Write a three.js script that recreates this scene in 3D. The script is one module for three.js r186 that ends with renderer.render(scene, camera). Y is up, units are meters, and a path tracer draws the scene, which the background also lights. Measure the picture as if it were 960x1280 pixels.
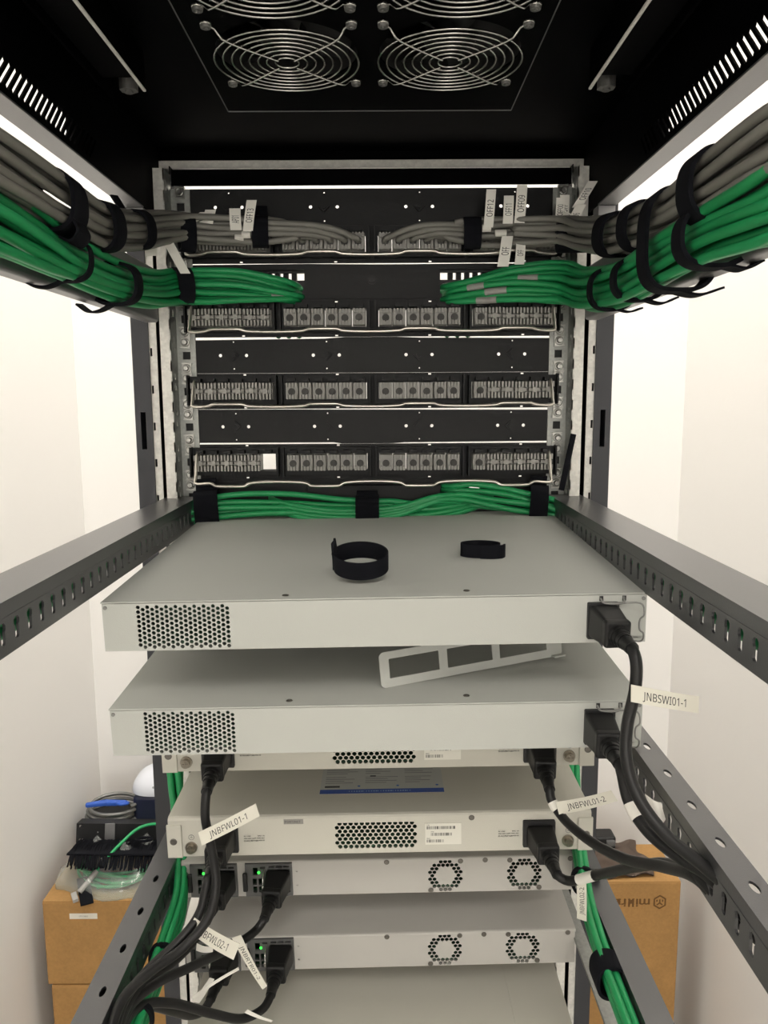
import * as THREE from 'three';
import { RoundedBoxGeometry } from 'three/addons/geometries/RoundedBoxGeometry.js';
import { mergeGeometries } from 'three/addons/utils/BufferGeometryUtils.js';
import { RectAreaLightUniformsLib } from 'three/addons/lights/RectAreaLightUniformsLib.js';

// ---------- camera, light, exposure ----------
const scene = new THREE.Scene();
scene.background = new THREE.Color(0x000000);
const camera = new THREE.PerspectiveCamera(2 * Math.atan(640 / 978.54) * 180 / Math.PI, 960 / 1280, 0.02, 20);
camera.rotation.order = 'YXZ';
camera.position.set(0.011, 1.6858, 0.9978);
camera.rotation.set(-0.14415, -0.00213, -0.00567);
const renderer = new THREE.WebGLRenderer({ antialias: true });
renderer.toneMapping = THREE.LinearToneMapping;
renderer.toneMappingExposure = 1.08;
renderer.shadowMap.enabled = true;
RectAreaLightUniformsLib.init();
const ROOM = { x0: -0.681, x1: 0.70, z0: -0.80, z1: 5.0, h: 4.2 };
const LAMPS = [            // ceiling panels: x, z, width (x), depth (z), intensity
  [0.10, 3.20, 1.0, 1.2, 7.0],
  [0.03, 0.30, 1.2, 2.0, 4.6],
];
const WINDOW = { x: 0.08, y0: 0.95, y1: 2.35, w: 1.1, k: 2.6 };      // frosted glazing in the wall behind the viewer
const LAMP_COLOR = new THREE.Color(1.0, 0.96, 0.90);

// ---------- helpers ----------
let seed = 7;
const rnd = () => { seed = (seed * 16807) % 2147483647; return (seed - 1) / 2147483646; };
const jit = (a) => (rnd() * 2 - 1) * a;
const V = (x, y, z) => new THREE.Vector3(x, y, z);
const D2R = Math.PI / 180;
const used = {};
function numbered(name) { const n = used[name] = (used[name] ?? -1) + 1; return n ? `${name}_${String(n).padStart(3, '0')}` : name; }
function tag(o, label, category, group) { o.userData.label = label; o.userData.category = category; if (group) o.userData.group = group; return o; }
function thing(name, label, category, pos = [0, 0, 0], group) {
  const o = new THREE.Group(); o.name = numbered(name); o.position.set(...pos); scene.add(o);
  return tag(o, label, category, group);
}
function clean(g) {            // non-indexed, position + normal + uv in metres (unless the geometry keeps its own uv)
  const keep = g.userData.keepUV; let n = g.index ? g.toNonIndexed() : g;
  for (const k of Object.keys(n.attributes)) if (!['position', 'normal', 'uv'].includes(k)) n.deleteAttribute(k);
  if (!n.attributes.normal) n.computeVertexNormals();
  if (!keep) {
    const p = n.attributes.position, q = n.attributes.normal, uv = new Float32Array(p.count * 2);
    for (let i = 0; i < p.count; i++) {
      const a = Math.abs(q.getX(i)), b = Math.abs(q.getY(i)), c = Math.abs(q.getZ(i));
      if (a >= b && a >= c) { uv[2 * i] = p.getZ(i); uv[2 * i + 1] = p.getY(i); }
      else if (b >= c) { uv[2 * i] = p.getX(i); uv[2 * i + 1] = p.getZ(i); }
      else { uv[2 * i] = p.getX(i); uv[2 * i + 1] = p.getY(i); }
    }
    n.setAttribute('uv', new THREE.BufferAttribute(uv, 2));
  }
  n.morphAttributes = {}; n.userData = {};
  return n;
}
function geo(list) { list = (Array.isArray(list) ? list : [list]).map(clean); return list.length > 1 ? mergeGeometries(list) : list[0]; }
function mesh(name, list, mat) { const m = new THREE.Mesh(list.isClean ? list : geo(list), mat); m.name = name; m.castShadow = m.receiveShadow = true; return m; }
function part(parent, name, list, mat, label) { const m = mesh(name, list, mat); if (label) m.userData.label = label; parent.add(m); return m; }
function shared(list) { const g = geo(list); g.isClean = true; return g; }
function single(name, list, mat, label, category, group) { const m = mesh(numbered(name), list, mat); scene.add(m); return tag(m, label, category, group); }
function struct(name, list, mat) { const m = mesh(name, list, mat); m.userData.kind = 'structure'; scene.add(m); return m; }
const box = (w, h, d, x = 0, y = 0, z = 0) => new THREE.BoxGeometry(w, h, d).translate(x, y, z);
const span = (x0, x1, y0, y1, z0, z1) => box(x1 - x0, y1 - y0, z1 - z0, (x0 + x1) / 2, (y0 + y1) / 2, (z0 + z1) / 2);
const rbox = (w, h, d, r, x = 0, y = 0, z = 0, s = 2) => new RoundedBoxGeometry(w, h, d, s, r).translate(x, y, z);
const rspan = (x0, x1, y0, y1, z0, z1, r, s = 2) => rbox(Math.abs(x1 - x0), y1 - y0, z1 - z0, r, (x0 + x1) / 2, (y0 + y1) / 2, (z0 + z1) / 2, s);
const cyl = (r, h, axis, x, y, z, n = 16, r2 = r) => { const g = new THREE.CylinderGeometry(r2, r, h, n); if (axis === 'z') g.rotateX(Math.PI / 2); if (axis === 'x') g.rotateZ(-Math.PI / 2); return g.translate(x, y, z); };
function curveOf(pts, closed = false) { return new THREE.CatmullRomCurve3(pts.map(p => V(p[0], p[1], p[2])), closed, 'centripetal'); }
function tube(pts, r, seg = 0, rad = 8, closed = false) { return new THREE.TubeGeometry(curveOf(pts, closed), seg || pts.length * 5, r, rad, closed); }
function rod(pts, r, seg, rad = 8) { return [tube(pts, r, seg, rad), ...[pts[0], pts[pts.length - 1]].map(p => new THREE.SphereGeometry(r, 8, 6).translate(...p))]; }
const poly = (pts) => new THREE.Shape(pts.map(p => new THREE.Vector2(p[0], p[1])));
const rectPath = (x0, y0, x1, y1) => new THREE.Path([[x0, y0], [x0, y1], [x1, y1], [x1, y0]].map(p => new THREE.Vector2(...p)));
const ngon = (x, y, r, n = 6, a0 = 0, sx = 1, sy = 1) => new THREE.Path(Array.from({ length: n }, (_, i) => new THREE.Vector2(x + sx * r * Math.cos(a0 - i * 2 * Math.PI / n), y + sy * r * Math.sin(a0 - i * 2 * Math.PI / n))));
function plate(pts, holes, depth, bevel = 0) {
  const s = pts instanceof THREE.Shape ? pts : poly(pts); s.holes.push(...holes);
  return new THREE.ExtrudeGeometry(s, { depth, bevelEnabled: bevel > 0, bevelThickness: bevel, bevelSize: bevel, bevelOffset: -bevel, bevelSegments: 2, curveSegments: 12 });
}
const rectPts = (x0, y0, x1, y1) => [[x0, y0], [x1, y0], [x1, y1], [x0, y1]];
function roundRect(x0, y0, x1, y1, r, P = THREE.Shape) {
  const s = new P(); s.moveTo(x0 + r, y0); s.lineTo(x1 - r, y0); s.absarc(x1 - r, y0 + r, r, -Math.PI / 2, 0); s.lineTo(x1, y1 - r); s.absarc(x1 - r, y1 - r, r, 0, Math.PI / 2);
  s.lineTo(x0 + r, y1); s.absarc(x0 + r, y1 - r, r, Math.PI / 2, Math.PI); s.lineTo(x0, y0 + r); s.absarc(x0 + r, y0 + r, r, Math.PI, 1.5 * Math.PI); return s;
}

// ---------- procedural textures ----------
function noiseTex(n, fn, repeat, srgb) {
  const d = new Uint8Array(n * n * 4);
  for (let y = 0; y < n; y++) for (let x = 0; x < n; x++) { const c = fn(x, y, n), o = (y * n + x) * 4; d[o] = c[0]; d[o + 1] = c[1]; d[o + 2] = c[2]; d[o + 3] = 255; }
  const t = new THREE.DataTexture(d, n, n); t.wrapS = t.wrapT = THREE.RepeatWrapping; t.magFilter = THREE.LinearFilter; t.minFilter = THREE.LinearMipmapLinearFilter;
  t.repeat.set(repeat, repeat); if (srgb) t.colorSpace = THREE.SRGBColorSpace; t.needsUpdate = true; return t;
}
function lattice(n, cells, s) {            // tileable value noise
  let q = s; const r = () => { q = (q * 16807) % 2147483647; return q / 2147483647; };
  const g = Array.from({ length: cells * cells }, r), f = (t) => t * t * (3 - 2 * t);
  return (x, y) => {
    const u = x / n * cells, v = y / n * cells, i = Math.floor(u), j = Math.floor(v), a = f(u - i), b = f(v - j), G = (p, k) => g[((k + cells) % cells) * cells + (p + cells) % cells];
    return (G(i, j) * (1 - a) + G(i + 1, j) * a) * (1 - b) + (G(i, j + 1) * (1 - a) + G(i + 1, j + 1) * a) * b;
  };
}
const L1 = lattice(256, 128, 11), L2 = lattice(256, 40, 23), L3 = lattice(256, 9, 31);
const gray = (v) => { v = Math.max(0, Math.min(255, v)); return [v, v, v]; };
const grainTex = noiseTex(256, (x, y) => gray(255 * (0.6 * L1(x, y) + 0.4 * L2(x, y))), 12);
const powderTex = noiseTex(256, (x, y) => gray(255 * L1(x, y)), 20);
const plasterTex = noiseTex(256, (x, y) => gray(255 * (0.5 * L1(x, y) + 0.5 * L2(x, y))), 3);
const spangleTex = noiseTex(256, (x, y) => gray(228 + 18 * L2(x, y) + 14 * L3(x, y) - 8 * L1(x, y)), 10, true);
const cardTex = noiseTex(256, (x, y) => { const v = 0.90 + 0.07 * L3(x, y) + 0.06 * L1(x, y) + 0.03 * L2(x, y); return [176 * v, 134 * v, 80 * v]; }, 2.5, true);
const weaveTex = noiseTex(128, (x, y) => gray(128 + 90 * Math.sin(x * Math.PI / 4) * Math.sin(y * Math.PI / 4) + jit(30)), 60);
function canvasTex(w, h, draw) { const c = document.createElement('canvas'); c.width = w; c.height = h; const k = c.getContext('2d'); draw(k, w, h); const t = new THREE.CanvasTexture(c); t.colorSpace = THREE.SRGBColorSpace; t.anisotropy = 8; return t; }

const std = (o) => new THREE.MeshStandardMaterial(o);
const rgb = (r, g, b) => new THREE.Color().setRGB(r, g, b);
const M = {
  wall: std({ color: rgb(0.865, 0.85, 0.825), roughness: 0.9, bumpMap: plasterTex, bumpScale: 0.00012 }),
  ceiling: std({ color: rgb(0.88, 0.87, 0.85), roughness: 0.9 }),
  floor: std({ color: rgb(0.66, 0.64, 0.60), roughness: 0.5, bumpMap: plasterTex, bumpScale: 0.0002 }),
  lamp: std({ color: rgb(0.9, 0.9, 0.9), emissive: LAMP_COLOR, emissiveIntensity: 3.0, roughness: 0.5 }),
  lampFrame: std({ color: rgb(0.8, 0.8, 0.8), roughness: 0.5 }),
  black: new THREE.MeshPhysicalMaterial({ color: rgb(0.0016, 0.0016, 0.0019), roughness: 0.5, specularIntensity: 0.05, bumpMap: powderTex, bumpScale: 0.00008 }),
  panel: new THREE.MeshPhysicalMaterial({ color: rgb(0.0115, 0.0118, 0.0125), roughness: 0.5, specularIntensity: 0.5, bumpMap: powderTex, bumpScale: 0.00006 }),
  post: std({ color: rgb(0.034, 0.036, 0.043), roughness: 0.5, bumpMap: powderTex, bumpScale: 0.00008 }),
  rail: new THREE.MeshPhysicalMaterial({ color: rgb(0.045, 0.046, 0.050), roughness: 0.3, ior: 1.8, bumpMap: powderTex, bumpScale: 0.00004 }),
  bar: std({ color: rgb(0.26, 0.26, 0.265), roughness: 0.36, metalness: 0.7, bumpMap: powderTex, bumpScale: 0.00006 }),
  galv: std({ color: rgb(0.38, 0.39, 0.37), map: spangleTex, roughness: 0.46, metalness: 0.75 }),
  galvDark: std({ color: rgb(0.28, 0.28, 0.27), map: spangleTex, roughness: 0.5, metalness: 0.7 }),
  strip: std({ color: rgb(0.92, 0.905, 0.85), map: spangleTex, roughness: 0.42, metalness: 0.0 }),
  chrome: std({ color: rgb(0.62, 0.61, 0.59), roughness: 0.2, metalness: 1 }),
  nickel: std({ color: rgb(0.5, 0.49, 0.46), roughness: 0.3, metalness: 1 }),
  nutSteel: std({ color: rgb(0.42, 0.42, 0.40), roughness: 0.28, metalness: 0.95 }),
  screw: std({ color: rgb(0.16, 0.15, 0.135), roughness: 0.38, metalness: 0.7 }),
  ground: std({ color: rgb(0.34, 0.31, 0.26), roughness: 0.28, metalness: 0.95 }),
  rod: std({ color: rgb(0.66, 0.63, 0.57), roughness: 0.3, metalness: 0.9 }),
  white: new THREE.MeshPhysicalMaterial({ color: rgb(0.47, 0.48, 0.45), roughness: 0.7, specularIntensity: 0.5, bumpMap: powderTex, bumpScale: 0.00005 }),
  cream: new THREE.MeshPhysicalMaterial({ color: rgb(0.58, 0.565, 0.50), roughness: 0.7, specularIntensity: 0.5, bumpMap: powderTex, bumpScale: 0.00005 }),
  lilac: new THREE.MeshPhysicalMaterial({ color: rgb(0.51, 0.495, 0.465), roughness: 0.7, specularIntensity: 0.5, bumpMap: powderTex, bumpScale: 0.00005 }),
  board: std({ color: rgb(0.02, 0.07, 0.035), roughness: 0.6 }),
  plastic: new THREE.MeshPhysicalMaterial({ color: rgb(0.0075, 0.0075, 0.008), roughness: 0.45, specularIntensity: 0.7 }),
  rubber: new THREE.MeshPhysicalMaterial({ color: rgb(0.0075, 0.0075, 0.008), roughness: 0.42, specularIntensity: 0.7 }),
  socket: std({ color: rgb(0.008, 0.008, 0.009), roughness: 0.5 }),
  velcro: new THREE.MeshPhysicalMaterial({ color: rgb(0.0075, 0.008, 0.011), roughness: 0.95, specularIntensity: 0.25, bumpMap: weaveTex, bumpScale: 0.0003 }),
  grayCable: std({ color: rgb(0.205, 0.20, 0.18), roughness: 0.5 }),
  greenCable: std({ color: rgb(0.014, 0.30, 0.095), roughness: 0.42 }),
  greenCable2: std({ color: rgb(0.018, 0.33, 0.11), roughness: 0.45 }),
  sleeve: std({ color: rgb(0.36, 0.35, 0.33), roughness: 0.4 }),
  paper: std({ color: rgb(0.82, 0.80, 0.74), roughness: 0.6 }),
  jack: std({ color: rgb(0.36, 0.35, 0.325), roughness: 0.45 }),
  jackDark: std({ color: rgb(0.05, 0.048, 0.045), roughness: 0.6 }),
  card: std({ map: cardTex, roughness: 0.85 }),
  cardEdge: std({ color: rgb(0.36, 0.22, 0.10), roughness: 0.9 }),
  psu: std({ color: rgb(0.10, 0.10, 0.10), roughness: 0.5 }),
  led: std({ color: rgb(0.02, 0.3, 0.03), emissive: rgb(0.05, 1.0, 0.08), emissiveIntensity: 2.0 }),
  blue: std({ color: rgb(0.03, 0.11, 0.52), roughness: 0.4 }),
  clear: new THREE.MeshPhysicalMaterial({ color: rgb(0.92, 0.95, 0.92), transmission: 0.85, thickness: 0, roughness: 0.12, side: THREE.DoubleSide }),
};

// ---------- the room ----------
{
  const { x0, x1, z0, z1, h } = ROOM, t = 0.1;
  struct('floor', span(x0 - t, x1 + t, -t, 0, z0 - t, z1 + t), M.floor);
  struct('ceiling', span(x0 - t, x1 + t, h, h + t, z0 - t, z1 + t), M.ceiling);
  struct('wall_left', span(x0 - t, x0, 0, h, z0 - t, z1 + t), M.wall);
  struct('wall_right', span(x1, x1 + t, 0, h, z0 - t, z1 + t), M.wall);
  struct('wall_back', span(x0, x1, 0, h, z0 - t, z0), M.wall);
  struct('wall_front', span(x0, x1, 0, h, z1, z1 + t), M.wall);
  {
    const { x, y0, y1, w, k } = WINDOW, f = .05;
    struct('window_1', [span(x - w / 2 - f, x + w / 2 + f, y0 - f, y0, z1 - .04, z1), span(x - w / 2 - f, x + w / 2 + f, y1, y1 + f, z1 - .04, z1), span(x - w / 2 - f, x - w / 2, y0, y1, z1 - .04, z1), span(x + w / 2, x + w / 2 + f, y0, y1, z1 - .04, z1), span(x - .02, x + .02, y0, y1, z1 - .04, z1)], M.lampFrame);
    struct('window_2', [span(x - w / 2, x - .02, y0, y1, z1 - .02, z1 - .01), span(x + .02, x + w / 2, y0, y1, z1 - .02, z1 - .01)], M.lamp);
    const l = new THREE.RectAreaLight(LAMP_COLOR, k, w, y1 - y0); l.position.set(x, (y0 + y1) / 2, z1 - .045); l.lookAt(x, (y0 + y1) / 2, 0); scene.add(l);
  }
  LAMPS.forEach(([x, z, w, d, k], i) => {
    const o = thing('ceiling_light', i ? 'ceiling light panel right above the rack' : 'ceiling light panel farther from the rack', 'ceiling light', [x, h, z]);
    part(o, 'frame', [span(-w / 2 - .02, w / 2 + .02, -.03, 0, -d / 2 - .02, -d / 2), span(-w / 2 - .02, w / 2 + .02, -.03, 0, d / 2, d / 2 + .02), span(-w / 2 - .02, -w / 2, -.03, 0, -d / 2, d / 2), span(w / 2, w / 2 + .02, -.03, 0, -d / 2, d / 2)], M.lampFrame);
    part(o, 'diffuser', span(-w / 2, w / 2, -.022, 0, -d / 2, d / 2), M.lamp);
    const l = new THREE.RectAreaLight(LAMP_COLOR, k, w, d); l.position.set(x, h - .035, z); l.lookAt(x, 0, z); scene.add(l);
  });
}

// ---------- server rack ----------
const U = 0.04445, HY = (n) => 1.74 + n * U;      // middle hole of rack unit n
const rack = thing('server_rack', 'black open-sided server rack with perforated rails and a vented roof', 'server rack');
function mirror(g) { g = g.clone(); g.scale(-1, 1, 1); g = g.index ? g.toNonIndexed() : g; const p = g.attributes.position; for (const k of ['position', 'normal', 'uv']) { const a = g.attributes[k], n = a.itemSize; for (let i = 0; i < p.count; i += 3) for (let c = 0; c < n; c++) { const t = a.array[(i + 1) * n + c]; a.array[(i + 1) * n + c] = a.array[(i + 2) * n + c]; a.array[(i + 2) * n + c] = t; } } return g; }
function pair(name, list, mat, parent = rack) { const g = geo(list); g.isClean = true; const a = part(parent, name, g, mat); const m = mirror(g); m.isClean = true; const b = part(parent, name, m, mat); return [a, b]; }   // right, left
{
  // mounting rails: flange with square holes at z = 0, web with oval holes, outer flange
  const holes = [];
  for (let n = -36; n <= 4; n++) for (const d of [-.01588, 0, .01588]) holes.push(rectPath(.23255 - .00475, HY(n) + d - .00475, .23255 + .00475, HY(n) + d + .00475));
  const flange = plate(rectPts(.2210, .10, .2440, 1.9385), holes, .002).translate(0, 0, -.002);
  const ovals = [];
  for (let n = -14; n <= 4; n++) for (const d of [-.0065, .0065]) ovals.push(ngon(.0145, HY(n) + .012 + d, .0026, 10, 0, 1, 1.6));
  const web = plate(rectPts(.0, .10, .0295, 1.955), ovals, .0015).rotateY(-Math.PI / 2).translate(.2455, 0, 0);
  const outer = plate(rectPts(.2440, .10, .2568, 1.955), [], .0015).translate(0, 0, .028);
  const rails = pair('mounting_rail', [flange, web], M.galv);
  pair('outer_flange', [outer], M.strip);
  const nut = shared([box(.0115, .0115, .004, 0, 0, .002), box(.0125, .0012, .006, 0, .0062, .003), box(.0125, .0012, .006, 0, -.0062, .003), new THREE.TorusGeometry(.0040, .0014, 6, 16).translate(0, 0, .0045), cyl(.0026, .008, 'z', 0, 0, .0045, 8)]);
  for (const s of [0, 1]) for (let n = -4; n <= 4; n++) for (const d of [-.01588, .01588]) {
    if (n === -4 && d < 0) continue;
    const m = part(rails[s], 'cage_nut', nut, M.nutSteel); m.position.set((s ? -1 : 1) * (.23255 + jit(.0004)), HY(n) + d, .0003); m.rotation.z = jit(.09);
  }
  // front posts
  const holesP = [roundRect(.2905, 1.6225, .2970, 1.670, .0005, THREE.Path)];
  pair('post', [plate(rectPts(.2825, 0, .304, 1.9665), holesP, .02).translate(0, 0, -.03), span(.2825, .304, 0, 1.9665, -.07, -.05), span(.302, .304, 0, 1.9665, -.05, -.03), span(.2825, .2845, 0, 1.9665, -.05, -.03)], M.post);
  const sq = []; for (let k = -8; k < 5; k++) sq.push(rectPath(.2790, 1.6985 + k * .0468 - .005, .2818, 1.6985 + k * .0468 + .005));
  pair('post_return_strip', [plate(rectPts(.2730, 0, .2824, 1.9665), sq, .002).translate(0, 0, -.0145)], M.strip);
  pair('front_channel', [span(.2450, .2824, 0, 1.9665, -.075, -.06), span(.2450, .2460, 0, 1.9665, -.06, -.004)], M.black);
  // front frame across the top
  part(rack, 'front_beam', [rspan(-.2845, .2845, 1.967, 1.977, -.05, -.018, .0015)], M.strip);
  part(rack, 'front_header', [span(-.304, .304, 1.977, 2.0, -.07, -.03), span(-.2440, .2440, 1.9435, 1.9625, -.0066, -.0046)], M.black);
  pair('corner_gusset', [plate([[.268, 1.966], [.272, 1.966], [.2785, 1.9585], [.2785, 1.955]], [], .001).translate(0, 0, -.0125)], M.strip);
  // roof and its side channels
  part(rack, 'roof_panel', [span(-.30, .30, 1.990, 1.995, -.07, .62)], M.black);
  pair('roof_entry_cover', [rspan(.1965, .199, 1.958, 1.990, .257, .62, .0008), span(.199, .232, 1.966, 1.969, .262, .62), span(.236, .2385, 1.962, 1.990, .225, .62)], M.black);
  pair('cover_edge', [rspan(.1962, .1990, 1.9560, 1.9582, .256, .62, .0008)], M.strip);
  pair('roof_bolt', [cyl(.0085, .012, 'y', .2165, 1.969, .240, 6), cyl(.004, .022, 'y', .2165, 1.972, .240, 8)], M.galvDark);
  const slots = [];
  for (let k = 0; k < 38; k++) { const z = .2085 + k * .0096; const w = .0027; slots.push(new THREE.Path([[z - w, 1.9295], [z - w * .6, 1.9315], [z + w * .6, 1.9315], [z + w, 1.9295], [z + .0165 + w, 1.9125], [z + .0165 + w * .6, 1.9105], [z + .0165 - w * .6, 1.9105], [z + .0165 - w, 1.9125]].map(p => new THREE.Vector2(...p)))); }
  const webT = plate(rectPts(0, 1.905, .62, 1.990), slots, .0018).rotateY(-Math.PI / 2).translate(.2618, 0, 0);
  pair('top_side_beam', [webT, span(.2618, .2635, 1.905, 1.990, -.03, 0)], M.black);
  pair('top_side_flange', [rspan(.2600, .2815, 1.9035, 1.9052, .060, .62, .0006)], M.bar);
  pair('beam_bracket', [rspan(.2600, .2800, 1.880, 1.9035, .040, .062, .001)], M.bar);
  pair('slot_baffle', [span(.268, .270, 1.9055, 1.985, .0, .2545)], M.black);
  // lower side bar that carries the bundles
  pair('side_bar', [rspan(.2525, .270, 1.7760, 1.8380, .045, .62, .004, 3)], M.bar);
  // rear posts, behind the viewer's field
  pair('rear_post', [rspan(.262, .304, 0, 1.99, .585, .622, .002)], M.post);
  part(rack, 'rear_beam', [span(-.304, .304, 1.96, 1.995, .588, .620)], M.black);
  part(rack, 'base', [span(-.304, .304, .02, .08, -.07, .62)], M.black);
  // perforated depth rails
  const depthRail = (y, flangeW, z0, ovalZ) => {
    const kh = [];
    for (let k = 0; k < 44; k++) { const z = .0355 + k * .0185; if (z > .60) break; kh.push(new THREE.Path([[-.0027, -.0062], [-.0014, -.0076], [.0014, -.0076], [.0027, -.0062], [.0027, .0008], [.0037, .0022], [.0037, .0048], [.0018, .0066], [-.0018, .0066], [-.0037, .0048], [-.0037, .0022], [-.0027, .0008]].reverse().map(p => new THREE.Vector2(z + p[0], y - .0195 + p[1])))); }
    const face = plate(rectPts(z0, y - .034, .62, y), kh, .0018).rotateY(-Math.PI / 2).translate(.2228, 0, 0);
    const fl = plate(rectPts(.2228, z0, .2228 + flangeW, .62), (ovalZ || []).map(z => ngon(.2325, z, .0042, 12, 0, .62, 1.5)), .0018).rotateX(Math.PI / 2).translate(0, y, 0);
    const lip = span(.2207, .2214, y - .0105, y - .0098, z0, .62);
    return [face, fl, lip, span(.2228, .2250, y - .034, y - .0325, z0, .62)];
  };
  pair('depth_rail', depthRail(1.5640, .0385, .012), M.rail);
  const oval2 = [.228, .2815, .335, .3885, .442, .4955, .549], oval3 = [.3270, .3750, .4230, .4710, .5190, .567];
  const gl = mirror(geo([...depthRail(1.1810, .0240, .03, oval2), span(.2250, .2468, 1.1470, 1.1485, .03, .62), span(.2452, .2468, 1.1485, 1.1790, .03, .62)])); gl.isClean = true; part(rack, 'depth_rail', gl, M.rail);
  part(rack, 'depth_rail', depthRail(1.1850, .0215, .03), M.rail);
  part(rack, 'depth_rail', depthRail(1.3950, .0190, .03, oval3), M.rail);
  pair('support_rail', [rspan(.2255, .2400, 1.0770, 1.0795, .03, .58, .0006), span(.2385, .2400, 1.040, 1.0770, .03, .58)], M.galv);
}

// ---------- roof fan tray ----------
{
  const t = thing('fan_tray', 'black roof fan tray with chrome wire fan guards', 'fan tray', [0.001, 1.965, 0]);
  const cx = [-.0655, .0672], cz = [.3120, .4470];
  const hs = []; for (const x of cx) for (const z of cz) hs.push(ngon(x, z, .0575, 40));
  part(t, 'tray_panel', [plate(rectPts(-.1385, .182, .1385, .58), hs, .0015).rotateX(Math.PI / 2).translate(0, .0015, 0), span(-.1385, .1385, .0015, .025, .182, .1835), span(-.1385, -.137, .0015, .025, .1835, .58), span(.137, .1385, .0015, .025, .1835, .58)], M.black);
  part(t, 'tray_rim', [span(-.1385, .1385, -.0008, .0004, .1816, .1826), span(-.1389, -.1381, -.0008, .0004, .1826, .58), span(.1381, .1389, -.0008, .0004, .1826, .58)], M.bar);
  for (const x of cx) for (const z of cz) {
    const f = new THREE.Group(); f.name = 'fan'; f.position.set(x, 0, z); t.add(f);
    const g = [];
    for (const r of [.0095, .0165, .0235, .0305, .0375, .0445, .0515, .0585]) g.push(new THREE.TorusGeometry(r, .0009, 6, 48).rotateX(Math.PI / 2)  .translate(0, -.0075, 0));
    for (let k = 0; k < 4; k++) { const a = Math.PI / 4 + k * Math.PI / 2, c = Math.cos(a), s = Math.sin(a); g.push(tube([[.0095 * c, -.0088, .0095 * s], [.058 * c, -.0088, .058 * s], [.064 * c, -.0075, .064 * s], [.069 * c, -.003, .069 * s], [.0735 * c, -.0022, .0735 * s]], .0010, 16, 6)); g.push(new THREE.TorusGeometry(.0036, .0011, 6, 14).rotateX(Math.PI / 2).translate(.077 * c, -.0018, .077 * s)); }
    part(f, 'guard', g, M.chrome);
    for (let k = 0; k < 4; k++) { const a = Math.PI / 4 + k * Math.PI / 2; part(f, 'screw', [cyl(.0038, .0035, 'y', .077 * Math.cos(a), -.0030, .077 * Math.sin(a), 12, .0045), cyl(.0018, .001, 'y', .077 * Math.cos(a), -.0052, .077 * Math.sin(a), 6)], M.galvDark); }
    part(f, 'housing', [new THREE.CylinderGeometry(.0575, .0575, .022, 40, 1, true).translate(0, .0125, 0)], Object.assign(M.panel.clone(), { side: THREE.DoubleSide, roughness: .3, color: rgb(.03, .03, .03) }));
    const bl = [cyl(.021, .012, 'y', 0, .012, 0, 28)];
    for (let k = 0; k < 7; k++) { const b = new THREE.BoxGeometry(.034, .0012, .026, 6, 1, 3); const p = b.attributes.position; for (let i = 0; i < p.count; i++) { const u = p.getX(i) / .034 + .5; p.setY(i, p.getY(i) + p.getZ(i) * (.55 - .2 * u)); p.setX(i, p.getX(i) + .037); p.setZ(i, p.getZ(i) * (.7 + .5 * u)); } b.computeVertexNormals(); bl.push(b.rotateY(k * 2 * Math.PI / 7 + .3).translate(0, .013, 0)); }
    part(f, 'rotor', bl, M.panel);
  }
}

// ---------- patch panels and cable panels ----------
const MX = [-.1746, -.0582, .0582, .1746], JP = .0168;
function comb(nx, w, h, y, z) { const g = []; for (let i = 0; i < nx; i++) g.push(box(w / nx * .62, h, .004, -w / 2 + (i + .5) * w / nx, y, z)); return g; }
const teeth = (nx, w, h, y, z0, z1, f) => { const g = []; for (let i = 0; i < nx; i++) g.push(box(w / nx * f, h, z1 - z0, -w / 2 + (i + .5) * w / nx, y, (z0 + z1) / 2)); return g; };
const jackRibbed = shared([box(.0168, .0205, .006, 0, 0, .002), box(.0162, .0198, .008, 0, 0, .006), ...teeth(4, .0164, .0068, .0066, .009, .0225, .56), ...teeth(4, .0164, .0068, -.0066, .009, .0225, .56), box(.0140, .0034, .010, 0, 0, .0150), cyl(.0034, .003, 'z', 0, 0, .0210, 12)]);
const jackFlat = shared([box(.0163, .0205, .006, 0, 0, .002), rbox(.0155, .0196, .018, .0008, 0, 0, .008), ...teeth(4, .0152, .0052, .0071, .015, .0222, .6), ...teeth(4, .0152, .0052, -.0071, .015, .0222, .6)]);
const jackCap = shared([cyl(.0044, .002, 'z', 0, -.001, .0202, 14), cyl(.0030, .003, 'z', 0, -.001, .0210, 12)]);
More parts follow.
